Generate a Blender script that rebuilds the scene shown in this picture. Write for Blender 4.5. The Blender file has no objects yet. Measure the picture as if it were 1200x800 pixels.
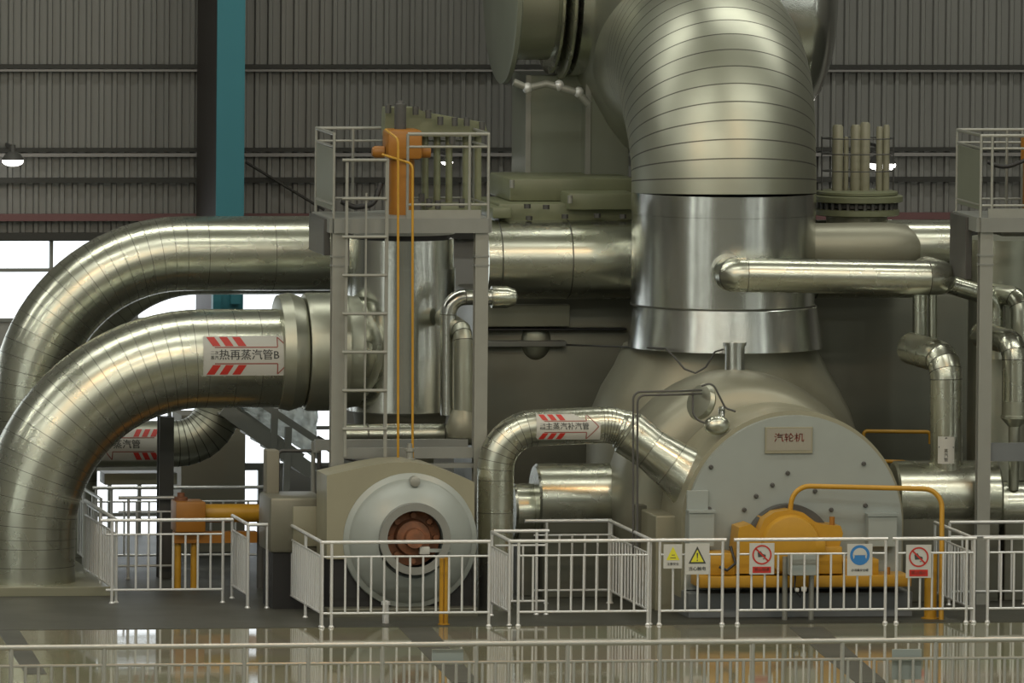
import bpy, bmesh, math, random
from mathutils import Vector, Matrix
random.seed(4)
sc = bpy.context.scene
COL = sc.collection
# ------------------------------------------------------------ camera (long lens, looking 10 deg right, 4 deg down)
D = 150.0
FPX = 90.9 * D
AZ, EL, ROLL = math.radians(10.0), math.radians(4.0), math.radians(-0.5)
F = Vector((math.sin(AZ)*math.cos(EL), math.cos(AZ)*math.cos(EL), -math.sin(EL)))
Rt = Vector((math.cos(AZ), -math.sin(AZ), 0))
Up = Rt.cross(F).normalized()
Rt, Up = Rt*math.cos(ROLL)-Up*math.sin(ROLL), Up*math.cos(ROLL)+Rt*math.sin(ROLL)
C0 = Vector((0, 0, 335/90.9)) - F*D
def P(px, py, Y):
    d = F*FPX + Rt*(px-600) + Up*(400-py)
    return C0 + d*((Y-C0.y)/d.y)
def PZ(px, py, z=0.0):
    d = F*FPX + Rt*(px-600) + Up*(400-py)
    return C0 + d*((z-C0.z)/d.z)
def S(n, Y):
    return n*(P(600, 300, Y)-P(600, 400, Y)).length/100.0
cam = bpy.data.cameras.new('camera'); co = bpy.data.objects.new('camera', cam); COL.objects.link(co)
cam.sensor_width = 36; cam.lens = FPX/1200*36; cam.clip_end = 600; cam.clip_start = 1
co.matrix_world = Matrix(((Rt.x, Up.x, -F.x, C0.x), (Rt.y, Up.y, -F.y, C0.y), (Rt.z, Up.z, -F.z, C0.z), (0, 0, 0, 1)))
sc.camera = co
# ------------------------------------------------------------ materials
def mat(name, col, rough=.5, metal=0., var=.0, vscale=3., bump=0., emit=None, estr=0., vstretch=(1, 1, 1), rvar=0., col2=None, spec=None):
    m = bpy.data.materials.new(name); m.use_nodes = True
    nt = m.node_tree; b = nt.nodes['Principled BSDF']
    b.inputs['Roughness'].default_value = rough; b.inputs['Metallic'].default_value = metal
    b.inputs['Base Color'].default_value = (*col, 1)
    if spec is not None: b.inputs['Specular IOR Level'].default_value = spec
    if emit: b.inputs['Emission Color'].default_value = (*emit, 1); b.inputs['Emission Strength'].default_value = estr
    tc = nt.nodes.new('ShaderNodeTexCoord'); mp = nt.nodes.new('ShaderNodeMapping'); mp.inputs['Scale'].default_value = vstretch
    nt.links.new(tc.outputs['Object'], mp.inputs['Vector'])
    nz = nt.nodes.new('ShaderNodeTexNoise'); nz.inputs['Scale'].default_value = vscale; nz.inputs['Detail'].default_value = 4
    nt.links.new(mp.outputs['Vector'], nz.inputs['Vector'])
    mx = nt.nodes.new('ShaderNodeMix'); mx.data_type = 'RGBA'
    c2 = col2 if col2 else tuple(c*(1-var) for c in col)
    mx.inputs['A'].default_value = (*[min(1, c*(1+var*.5)) for c in col], 1); mx.inputs['B'].default_value = (*c2, 1)
    nt.links.new(nz.outputs['Fac'], mx.inputs['Factor']); nt.links.new(mx.outputs['Result'], b.inputs['Base Color'])
    if rvar:
        mr = nt.nodes.new('ShaderNodeMapRange'); mr.inputs['To Min'].default_value = max(.02, rough-rvar); mr.inputs['To Max'].default_value = rough+rvar
        nt.links.new(nz.outputs['Fac'], mr.inputs['Value']); nt.links.new(mr.outputs['Result'], b.inputs['Roughness'])
    if bump:
        n2 = nt.nodes.new('ShaderNodeTexNoise'); n2.inputs['Scale'].default_value = vscale*.8; n2.inputs['Detail'].default_value = 2
        nt.links.new(mp.outputs['Vector'], n2.inputs['Vector'])
        bp = nt.nodes.new('ShaderNodeBump'); bp.inputs['Strength'].default_value = bump; bp.inputs['Distance'].default_value = .03
        nt.links.new(n2.outputs['Fac'], bp.inputs['Height']); nt.links.new(bp.outputs['Normal'], b.inputs['Normal'])
    return m
M = {}
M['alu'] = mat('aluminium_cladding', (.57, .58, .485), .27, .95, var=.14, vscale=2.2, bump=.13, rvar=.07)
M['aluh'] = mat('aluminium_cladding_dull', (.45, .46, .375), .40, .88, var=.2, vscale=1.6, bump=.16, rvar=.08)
M['chrome'] = mat('polished_cladding', (.68, .69, .65), .22, 1., var=.08, vscale=2.5, bump=.10, rvar=.05)
M['seam'] = mat('lap_seam', (.12, .12, .10), .5, .7)
M['beige'] = mat('beige_green_paint', (.29, .28, .20), .40, .0, var=.15, vscale=2.2, rvar=.08)
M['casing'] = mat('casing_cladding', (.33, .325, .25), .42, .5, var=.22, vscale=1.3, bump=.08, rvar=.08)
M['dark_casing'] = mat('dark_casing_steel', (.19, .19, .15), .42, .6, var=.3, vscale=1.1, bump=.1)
M['grey'] = mat('grey_paint', (.33, .365, .345), .36, .1, var=.1, vscale=2.5)
M['grey2'] = mat('grey_steel_paint', (.24, .25, .23), .5, .1, var=.15, vscale=3)
M['dgrey'] = mat('dark_steel_paint', (.085, .085, .08), .5, .1, var=.25, vscale=3)
M['black'] = mat('black_steel', (.02, .02, .02), .5, .0)
M['plinth'] = mat('machine_plinth_paint', (.16, .175, .18), .5, 0, var=.2, vscale=3)
M['yellow'] = mat('yellow_paint', (.50, .27, .022), .38, 0, var=.22, vscale=5, rvar=.1)
M['orange'] = mat('orange_paint', (.36, .15, .02), .42, 0, var=.25, vscale=5)
M['rust'] = mat('rusty_coupling', (.28, .11, .05), .65, .2, var=.6, vscale=9, col2=(.07, .045, .03), bump=.3)
M['steel'] = mat('stainless_rail', (.72, .73, .72), .34, .45, var=.06, vscale=5)
M['steelf'] = mat('grey_stainless_rail', (.42, .42, .385), .36, .3, var=.1, vscale=5)  # darker and less metallic than the other stainless rail
M['steel2'] = mat('galvanised_rail', (.33, .335, .30), .42, .4, var=.1, vscale=5)
M['teal'] = mat('teal_column_paint', (.035, .19, .235), .5, 0, var=.08, vscale=1)
M['wall'] = mat('corrugated_wall_sheet', (.23, .23, .215), .42, .25, var=.22, vscale=.8, vstretch=(3, 1, .4))
M['girt'] = mat('wall_girt_paint', (.035, .035, .03), .6)
M['girt2'] = mat('wall_girt_light', (.26, .25, .24), .5)
M['pink'] = mat('red_strip_paint', (.16, .075, .075), .6)
M['colshade'] = mat('column_side_shade', (.03, .025, .022), .6)  # shade on the teal column's side, put into the colour
M['lowwall'] = mat('grey_plaster_wall', (.33, .33, .31), .8, 0, var=.08, vscale=1)
M['green'] = mat('green_grey_paint', (.20, .215, .13), .42, 0, var=.25, vscale=2)
M['green2'] = mat('grey_green_sheet', (.25, .27, .215), .38, .3, var=.2, vscale=1.2)
M['white'] = mat('white_board', (.52, .53, .50), .4)
M['plate'] = mat('faded_nameplate', (.30, .29, .24), .35)
M['label'] = mat('label_film', (.50, .50, .46), .33)
M['red'] = mat('red_print', (.50, .035, .025), .4)
M['darkred'] = mat('dark_red_print', (.30, .09, .07), .45)
M['print'] = mat('dark_print', (.06, .065, .06), .5)
M['signyellow'] = mat('sign_yellow', (.68, .66, .05), .4)
M['blue'] = mat('sign_blue', (.04, .20, .50), .4)
M['lamp'] = mat('lamp_lens', (1, 1, 1), .4, emit=(1, .97, .9), estr=14)
M['window'] = mat('daylit_window_pane', (.8, .85, .9), .3, emit=(.90, .96, 1.0), estr=3.4)
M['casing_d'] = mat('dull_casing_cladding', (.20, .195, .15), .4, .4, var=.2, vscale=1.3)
M['plastic'] = mat('plastic_sheet', (.74, .75, .72), .25, .2, var=.25, vscale=5, bump=.8)
def _translucent(m):
    nt = m.node_tree; b = nt.nodes['Principled BSDF']; t = nt.nodes.new('ShaderNodeBsdfTranslucent'); t.inputs['Color'].default_value = (.85, .87, .83, 1)
    x = nt.nodes.new('ShaderNodeMixShader'); x.inputs['Fac'].default_value = .75
    nt.links.new(b.outputs['BSDF'], x.inputs[1]); nt.links.new(t.outputs['BSDF'], x.inputs[2]); nt.links.new(x.outputs['Shader'], nt.nodes['Material Output'].inputs['Surface'])
_translucent(M['plastic'])
M['plaster'] = mat('beige_wall_plaster', (.20, .19, .145), .7)
# floor: olive tile field with dark machine area and dark bands, world-space bands
def floor_mat():
    m = bpy.data.materials.new('polished_tile_floor'); m.use_nodes = True
    nt = m.node_tree; b = nt.nodes['Principled BSDF']; L = nt.links.new; N = nt.nodes.new
    tc = N('ShaderNodeTexCoord'); nz = N('ShaderNodeTexNoise'); nz.inputs['Scale'].default_value = .5; nz.inputs['Detail'].default_value = 5
    L(tc.outputs['Object'], nz.inputs['Vector'])
    br = N('ShaderNodeTexBrick'); br.offset = 0; br.inputs['Scale'].default_value = 1.0
    br.inputs['Brick Width'].default_value = .8; br.inputs['Row Height'].default_value = .8; br.inputs['Mortar Size'].default_value = .006
    br.inputs['Color1'].default_value = (.25, .245, .17, 1); br.inputs['Color2'].default_value = (.235, .23, .16, 1); br.inputs['Mortar'].default_value = (.13, .13, .10, 1)
    L(tc.outputs['Object'], br.inputs['Vector'])
    mx = N('ShaderNodeMix'); mx.data_type = 'RGBA'; mx.blend_type = 'MULTIPLY'; mx.inputs['Factor'].default_value = .35
    L(br.outputs['Color'], mx.inputs['A']); L(nz.outputs['Color'], mx.inputs['B'])
    L(mx.outputs['Result'], b.inputs['Base Color'])
    b.inputs['Specular IOR Level'].default_value = .28
    mr = N('ShaderNodeMapRange'); mr.inputs['To Min'].default_value = .03; mr.inputs['To Max'].default_value = .065
    L(nz.outputs['Fac'], mr.inputs['Value']); L(mr.outputs['Result'], b.inputs['Roughness'])
    n2 = N('ShaderNodeTexNoise'); n2.inputs['Scale'].default_value = 2.2; L(tc.outputs['Object'], n2.inputs['Vector'])
    bp = N('ShaderNodeBump'); bp.inputs['Strength'].default_value = .02; bp.inputs['Distance'].default_value = .02
    L(n2.outputs['Fac'], bp.inputs['Height']); L(bp.outputs['Normal'], b.inputs['Normal'])
    return m
M['floor'] = floor_mat()
M['darkfloor'] = mat('dark_floor_coating', (.07, .072, .06), .5, 0, var=.3, vscale=.8, rvar=.08, spec=.18)
M['slab'] = mat('concrete_slab', (.24, .24, .17), .35, 0, var=.15, vscale=1.5)
M['ceiling'] = mat('hall_ceiling', (.42, .46, .30), .7)
# ------------------------------------------------------------ mesh kit
ORG = {}
def smooth_by_angle(bm, ang=35):
    a = math.radians(ang)
    for f in bm.faces: f.smooth = True
    for e in bm.edges:
        if len(e.link_faces) == 2:
            if e.calc_face_angle(0) > a: e.smooth = False
class MB:
    def __init__(s): s.bm = bmesh.new(); s.mi = 0
    def face(s, vs, mi=None):
        try:
            f = s.bm.faces.new(vs); f.material_index = s.mi if mi is None else mi; return f
        except ValueError: return None
    def hexa(s, a, b):
        v = [s.bm.verts.new(p) for p in a] ; w = [s.bm.verts.new(p) for p in b]
        n = len(v); s.face(v[::-1]); s.face(w)
        for i in range(n): s.face([v[i], v[(i+1) % n], w[(i+1) % n], w[i]])
        return s
    def box(s, c, size, rot=None, bev=0):
        c = Vector(c); hx, hy, hz = [q/2 for q in size]
        def t(x, y, z):
            p = Vector((x, y, z)); return c+(rot @ p if rot else p)
        n0 = len(s.bm.verts)
        v = [s.bm.verts.new(t(x, y, z)) for z in (-hz, hz) for x, y in ((-hx, -hy), (hx, -hy), (hx, hy), (-hx, hy))]
        fs = [s.face(q) for q in ([v[3], v[2], v[1], v[0]], [v[4], v[5], v[6], v[7]], [v[0], v[1], v[5], v[4]], [v[1], v[2], v[6], v[5]], [v[2], v[3], v[7], v[6]], [v[3], v[0], v[4], v[7]])]
        if bev:
            es = set(e for f in fs for e in f.edges)
            bmesh.ops.bevel(s.bm, geom=list(es), offset=bev, segments=2, affect='EDGES', profile=.5)
        return s
    def bx(s, x0, x1, y0, y1, z0, z1, bev=0):
        return s.box(((x0+x1)/2, (y0+y1)/2, (z0+z1)/2), (abs(x1-x0), abs(y1-y0), abs(z1-z0)), bev=bev)
    def bar(s, a, b, w, h, up=Vector((0, 0, 1))):
        a, b = Vector(a), Vector(b); d = (b-a); L = d.length; d.normalize()
        x = d.cross(up)
        if x.length < 1e-4: x = d.cross(Vector((0, 1, 0)))
        x.normalize(); u = x.cross(d)
        R = Matrix((x, d, u)).transposed()
        return s.box((a+b)/2, (w, L, h), rot=R)
    def rings(s, rs, cap0=True, cap1=True, mis=None, seg=None):
        vr = [[s.bm.verts.new(p) for p in r] for r in rs]; n = len(rs[0])
        for k in range(len(vr)-1):
            for i in range(n):
                s.face([vr[k][i], vr[k][(i+1) % n], vr[k+1][(i+1) % n], vr[k+1][i]], mis[k] if mis else None)
        if cap0: s.face(vr[0][::-1])
        if cap1: s.face(vr[-1])
        return s
    def lathe(s, o, ax, prof, seg=48, mis=None, cap0=True, cap1=True):
        # prof: [(distance along axis, radius)]
        o, ax = Vector(o), Vector(ax).normalized()
        u = ax.orthogonal().normalized(); w = ax.cross(u)
        rs = []
        for t, r in prof:
            r = max(r, 1e-4)
            rs.append([o+ax*t+(u*math.cos(2*math.pi*i/seg)+w*math.sin(2*math.pi*i/seg))*r for i in range(seg)])
        return s.rings(rs, cap0, cap1, mis)
    def cyl(s, a, b, r, seg=16, r2=None):
        a, b = Vector(a), Vector(b)
        return s.lathe(a, b-a, [(0, r), ((b-a).length, r if r2 is None else r2)], seg)
    def sweep(s, pts, r, seg=32, beads=(), bead=.012, bw=.02, cap=True, radii=None):
        """tube through pts with mitred rings; beads = indices of pts that carry a raised lap seam (material 1)"""
        pts = [Vector(p) for p in pts]; n = len(pts)
        T = []
        for i in range(n):
            a = (pts[i]-pts[i-1]).normalized() if i else (pts[1]-pts[0]).normalized()
            b = (pts[i+1]-pts[i]).normalized() if i < n-1 else a
            T.append((a+b).normalized())
        u = T[0].orthogonal().normalized(); rs = []; mis = []
        beads = set(beads)
        for i in range(n):
            t = T[i]; u = (u-t*u.dot(t)).normalized(); w = t.cross(u)
            rr = radii[i] if radii else r
            # mitre stretch is left out: gores stay round
            def ring(c, q): return [c+(u*math.cos(2*math.pi*k/seg)+w*math.sin(2*math.pi*k/seg))*q for k in range(seg)]
            if i in beads and bead == 0:
                if mis or i: mis.append(0)
                rs += [ring(pts[i]-t*bw/2, rr), ring(pts[i]+t*bw/2, rr)]; mis.append(1)
            elif i in beads:
                rs += [ring(pts[i]-t*bw/2, rr), ring(pts[i]-t*bw/2, rr+bead), ring(pts[i]+t*bw/2, rr+bead), ring(pts[i]+t*bw/2, rr)]
                if mis or i: mis.append(0)
                mis += [1, 1, 1]
            else:
                rs.append(ring(pts[i], rr))
                if i: mis.append(0)
        mis = mis[-(len(rs)-1):]
        return s.rings(rs, cap, cap, mis)
    def prism(s, poly, y0, y1):
        """poly: [(x,z)] extruded along Y"""
        return s.hexa([Vector((x, y0, z)) for x, z in poly][::-1], [Vector((x, y1, z)) for x, z in poly][::-1])
    def ball(s, c, r, sx=1, sy=1, sz=1):
        bmesh.ops.create_uvsphere(s.bm, u_segments=20, v_segments=12, radius=1, matrix=Matrix.Translation(c) @ Matrix.Diagonal((r*sx, r*sy, r*sz, 1)))
        return s
    def build(s, name, m, parent=None, origin=None, smooth=True, ang=35, recalc=True):
        bm = s.bm
        if recalc: bmesh.ops.recalc_face_normals(bm, faces=bm.faces)
        if smooth: smooth_by_angle(bm, ang)
        if parent is not None: org = ORG[parent.name]
        elif origin is not None: org = Vector(origin)
        else:
            c = [v.co for v in bm.verts]
            org = Vector(((min(v.x for v in c)+max(v.x for v in c))/2, (min(v.y for v in c)+max(v.y for v in c))/2, min(v.z for v in c)))
        for v in bm.verts: v.co -= org
        me = bpy.data.meshes.new(name); bm.to_mesh(me); bm.free()
        for k in (m if isinstance(m, (list, tuple)) else [m]): me.materials.append(M[k] if isinstance(k, str) else k)
        o = bpy.data.objects.new(name, me); COL.objects.link(o)
        if parent is not None: o.parent = parent
        else: o.location = org
        ORG[o.name] = org
        return o
def tag(o, label, cat, group=None):
    o['label'] = label; o['category'] = cat
    if group: o['group'] = group
    return o
def struct(o): o['kind'] = 'structure'; return o
def thing(name, label, cat, loc, group=None):
    o = bpy.data.objects.new(name, None); o.empty_display_size = .2; COL.objects.link(o); o.location = loc; ORG[o.name] = Vector(loc)
    return tag(o, label, cat, group)
def arc(cx, cz, R, a0, a1, n, Y):
    return [Vector((cx+R*math.cos(math.radians(a0+(a1-a0)*i/n)), Y, cz+R*math.sin(math.radians(a0+(a1-a0)*i/n)))) for i in range(n+1)]
def bend(pts, R, n=6):
    """fillet a polyline"""
    pts = [Vector(p) for p in pts]; out = [pts[0]]
    for i in range(1, len(pts)-1):
        a, b, c = pts[i-1], pts[i], pts[i+1]
        d1 = (a-b).normalized(); d2 = (c-b).normalized(); th = d1.angle(d2)
        t = min(R/math.tan(th/2), (a-b).length*.98, (c-b).length*.98); r = t*math.tan(th/2)
        p1 = b+d1*t; p2 = b+d2*t; cen = b+(d1+d2).normalized()*(r/math.sin(th/2))
        v1 = p1-cen; v2 = p2-cen; A = v1.angle(v2)
        for k in range(n+1):
            q = k/n; out.append(cen+(v1*math.sin((1-q)*A)+v2*math.sin(q*A))/math.sin(A))
    out.append(pts[-1]); return out
def tube(mb, pts, r, seg=12): return mb.sweep(pts, r, seg)
def floor_under(p): return Vector((p.x, p.y, 0))
# text ---------------------------------------------------------------
_font = None
def text_polys(s, h):
    cu = bpy.data.curves.new('lettering', 'FONT'); cu.body = s; cu.size = h; cu.align_x = 'CENTER'; cu.align_y = 'CENTER'; cu.resolution_u = 2
    o = bpy.data.objects.new('lettering', cu); COL.objects.link(o)
    dg = bpy.context.evaluated_depsgraph_get(); dg.update()
    me = bpy.data.meshes.new_from_object(o.evaluated_get(dg))
    vs = [v.co.copy() for v in me.vertices]; fs = [list(p.vertices) for p in me.polygons]
    bpy.data.objects.remove(o); bpy.data.curves.remove(cu); bpy.data.meshes.remove(me)
    return vs, fs
def flat_text(mb, s, h, o, off=.0):
    vs, fs = text_polys(s, h)
    for dx in (-.012*h, .018*h):
        n = [mb.bm.verts.new(o(v.x+dx, v.y+dx*.3)) for v in vs]
        for f in fs: mb.face([n[i] for i in f])
def flat_poly(mb, pts, o, ns=1):
    """pts = polygon in (u,v); quads are split in v so they can wrap"""
    if ns > 1 and len(pts) == 4:
        a, b, c, d = [Vector(p) for p in pts]
        for i in range(ns):
            q0, q1 = i/ns, (i+1)/ns
            mb.face([mb.bm.verts.new(o(*p)) for p in (a.lerp(d, q0), b.lerp(c, q0), b.lerp(c, q1), a.lerp(d, q1))])
    else: mb.face([mb.bm.verts.new(o(*p)) for p in pts])
def flat_line(mb, a, b, w, o, ns=1):
    a, b = Vector(a), Vector(b); n = Vector((-(b-a).y, (b-a).x)).normalized()*w/2
    flat_poly(mb, [a-n, a+n, b+n, b-n], o, ns)
def flat_disc(mb, c, r, o, r0=0, n=28, sq=1):
    for i in range(n):
        a, b = 2*math.pi*i/n, 2*math.pi*(i+1)/n
        f = lambda q, t: (c[0]+q*math.cos(t)*sq, c[1]+q*math.sin(t))
        if r0: flat_poly(mb, [f(r0, a), f(r, a), f(r, b), f(r0, b)], o)
        else: flat_poly(mb, [c, f(r, a), f(r, b)], o)
# ------------------------------------------------------------ SETTING
WY = 14.0
XW0, XW1 = -34.0, 26.0
def setting():
    mb = MB(); mb.bx(XW0, XW1, -70, WY+.3, -.2, 0); struct(mb.build('floor', 'floor', smooth=False))
    # dark coated machine area, thin coating over the tiles, and two crossing dark bands
    mb = MB(); yb = PZ(300, 736).y
    mb.bx(XW0+.1, XW1-.1, yb, WY-.1, 0, .006); struct(mb.build('trim_1', 'darkfloor', smooth=False))
    for k, q in enumerate((((467, 735), (506, 735), (562, 800), (530, 800)), ((925, 735), (965, 735), (1040, 800), (1003, 800)), ((-8, 735), (18, 735), (55, 790), (30, 790)))):
        pts = [PZ(*a) for a in q]
        pts = [Vector((p.x, min(p.y, yb-.01), p.z)) for p in pts]
        mb = MB(); mb.hexa([Vector((p.x, p.y, 0)) for p in pts], [Vector((p.x, p.y, .004)) for p in pts])
        struct(mb.build('trim_%d' % (k+2), 'darkfloor', smooth=False))
    # corrugated wall
    zb = P(600, 277, WY).z; zt = 17.0
    mb = MB(); pit = S(15.2, WY); x = XW0; prof = []
    while x < XW1:
        prof += [(x, WY), (x+pit*.52, WY), (x+pit*.62, WY-.05), (x+pit*.9, WY-.05)]; x += pit
    lo = [mb.bm.verts.new((a, b, zb)) for a, b in prof]; hi = [mb.bm.verts.new((a, b, zt)) for a, b in prof]
    for i in range(len(prof)-1): mb.face([lo[i], lo[i+1], hi[i+1], hi[i]])
    struct(mb.build('wall_back', 'wall', smooth=False, recalc=False))
    # girts
    n = 5
    for py, h, m in ((78.5, 5, 'girt'), (83, 2.5, 'girt2'), (175.5, 4.5, 'girt'), (181.5, 4, 'girt2'), (211, 6, 'girt'), (-20, 5, 'girt')):
        z = P(600, py, WY-.2).z; hh = S(h, WY)
        mb = MB(); mb.bx(XW0, XW1, WY-.15, WY-.07, z-hh/2, z+hh/2); struct(mb.build('trim_%d' % n, m, smooth=False)); n += 1
    z = P(600, 252, WY-.2).z
    mb = MB(); mb.bx(XW0, XW1, WY-.2, WY-.07, P(600, 257, WY).z, P(600, 249, WY).z); struct(mb.build('trim_%d' % n, 'pink', smooth=False)); n += 1
    mb = MB(); mb.bx(XW0, XW1, WY-.18, WY-.07, P(600, 279, WY).z, P(600, 271, WY).z); struct(mb.build('trim_%d' % n, 'girt', smooth=False)); n += 1
    # lower wall: solid strips around the window bands
    xe = P(404, 400, WY).x
    zA1, zA0, zB1, zB0 = zb, P(600, 375, WY).z, P(600, 440, WY).z, P(600, 655, WY).z
    mb = MB(); mb.bx(XW0, xe, WY, WY+.2, zB1, zA0); mb.bx(xe, XW1, WY, WY+.2, 0, zb); mb.bx(XW0, xe, WY, WY+.2, 0, zB0)
    struct(mb.build('wall_back_lower', 'lowwall', smooth=False))
    # windows: frame grid plus daylit pane
    mull = [-40, 60, 160, 202, 300]
    def window(k, x0, x1, z0, z1, transoms, mulls):
        mb = MB(); t = .05
        for z in [z0+t/2, z1-t/2]+transoms: mb.bx(x0, x1, WY-.03, WY+.08, z-t/2, z+t/2)
        for xx in [x0+t/2, x1-t/2]+mulls: mb.bx(xx-t/2, xx+t/2, WY-.04, WY+.07, z0, z1)
        o = struct(mb.build('window_%d' % k, 'grey2', smooth=False))
        mb = MB(); mb.bx(x0, x1, WY+.085, WY+.1, z0, z1); mb.build('pane', 'window', o, smooth=False)
    xs = P(60, 300, WY).x; w = S(100, WY)
    window(1, xs-w*12, xe, zA0, zA1, [P(600, 315, WY).z], [xs+w*i for i in range(-11, 4) if xs+w*i < xe-.1])
    zm = P(600, 545, WY).z; xm = P(306, 600, WY).x
    window(2, xs-w*12, xe, zm, zB1, [P(600, y, WY).z for y in (500,)], [xs+w*.7*i for i in range(-15, 6) if xs+w*.7*i < xe-.1])
    window(12, xs-w*12, xm, zB0, zm, [P(600, y, WY).z for y in (600, 640)], [xs+w*.35*i for i in range(-30, 11) if xs+w*.35*i < xm-.1])
    mb = MB(); mb.bx(xm, xe, WY, WY+.2, zB0, zm); struct(mb.build('trim_30', 'lowwall', smooth=False))
    # side walls with tall daylight windows
    for nm, X, sg, wins in (('wall_left', XW0, 1, ((-62, -58), (-44, -41), (-28, -25.5))), ('wall_right', XW1, -1, ((-58, -55), (-40, -38), (-26, -24.3), (-13, -12)))):
        mb = MB(); ys = [-70]+[q for w_ in wins for q in w_]+[WY]
        for a, b in zip(ys[0::2], ys[1::2]): mb.bx(X-.1*sg-.1, X-.1*sg+.1, a, b, 0, 17)
        for a, b in wins: mb.bx(X-.1*sg-.1, X-.1*sg+.1, a, b, 0, 1.2); mb.bx(X-.1*sg-.1, X-.1*sg+.1, a, b, 13.5, 17)
        struct(mb.build(nm, 'wall', smooth=False))
        for i, (a, b) in enumerate(wins):
            mb = MB(); mb.bx(X-.05, X+.05, a, b, 1.2, 1.3); mb.bx(X-.05, X+.05, a, b, 13.4, 13.5)
            for z in (4, 7, 10): mb.bx(X-.05, X+.05, a, b, z-.05, z+.05)
            o = struct(mb.build('window_%d' % (3+i+(4 if sg < 0 else 0)), 'grey2', smooth=False))
            mb = MB(); mb.bx(X-.06*sg-.02, X-.06*sg+.02, a, b, 1.3, 13.4); mb.build('pane', M['sidewin'], o, smooth=False)
    mb = MB(); mb.bx(XW0, XW1, -70, WY+.3, 17, 17.3); struct(mb.build('ceiling', 'ceiling', smooth=False))
    # teal crane column: deep box, its side coloured near-black for the shaded recess
    x0, x1 = P(254, 150, 11.8).x, P(286.5, 150, 11.8).x
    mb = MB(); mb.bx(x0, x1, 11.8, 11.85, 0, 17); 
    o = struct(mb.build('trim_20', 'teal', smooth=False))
    mb = MB(); mb.bx(x0+.004, x1-.004, 11.85, 13.7, 0, 17); mb.build('shaded_column_side', 'colshade', o, smooth=False)
    # small brackets low on the column
    mb = MB(); zc = P(270, 352, 11.7).z; mb.bx(x0-.06, x0+.05, 11.62, 11.8, zc-.25, zc+.1); mb.bx(x0+.2, x0+.33, 11.7, 11.8, zc-.05, zc+.08); mb.build('bracket', 'teal', o, smooth=False)
M['sidewin'] = mat('side_window_pane', (.8, .85, .9), .3, emit=(.95, 1.0, .93), estr=7)
setting()
# ceiling strip luminaires (give the long streaks on the pipes)
def strip_light(x, y, L, w, power, col=(1, .97, .80), z=15.2):
    l = bpy.data.lights.new('ceiling_strip_light', 'AREA'); l.shape = 'RECTANGLE'; l.size = L; l.size_y = w; l.energy = power; l.color = col
    o = bpy.data.objects.new('ceiling_strip_light', l); COL.objects.link(o); o.location = (x, y, z)
    o.rotation_euler = (0, 0, 0)
for y, e in ((-42, 1900), (-26, 1700), (-13, 1300), (-3, 800), (7, 800)):
    for x in (-22, -6, 10): strip_light(x, y, 13, .55, e, (1, .99, .90))
for x, y in ((-9.5, -9), (-3, -16), (6, -9), (-16, -16)): strip_light(x, y, 1.0, 1.0, 380, (1, .50, .16), 13.0)
# ------------------------------------------------------------ wall lamps
def bay_lamp(px, py, Y, w, label):
    c = P(px, py, Y); r = S(w, Y)
    t = thing('high_bay_lamp', label, 'lamp', c, 'high bay lamps')
    MB().ball(c, r, 1, 1, .5).build('lens', 'lamp', t)
    MB().lathe(c+Vector((0, 0, r*.1)), (0, 0, 1), [(0, r*1.05), (r*.5, r*.75), (r*.8, r*.3), (r*1.4, r*.25)], 24).build('housing', 'dgrey', t)
    b = MB(); b.bar(c+Vector((0, 0, r*1.3)), (c.x, WY-.02, c.z+r*1.3), .04, .04); b.build('bracket', 'dgrey', t)
bay_lamp(15, 188.5, 13.3, 12.5, 'round white lit lamp on the corrugated wall at far left')
bay_lamp(1034, 193, 12.6, 16, 'round white lit lamp behind the upright studs on the right')
bay_lamp(524, 190, 12.9, 7, 'small bright reflection, built as a glowing lamp, seen through the left platform railing')  # a bright reflection, modelled as a glowing lamp
mb = MB(); mb.cyl(P(288, 190, 13.75), P(380, 246, 13.75), .02, 8); tag(mb.build('bracing_cable', 'girt'), 'thin dark bracing cable slanting down the wall right of the teal column', 'cable')
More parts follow.
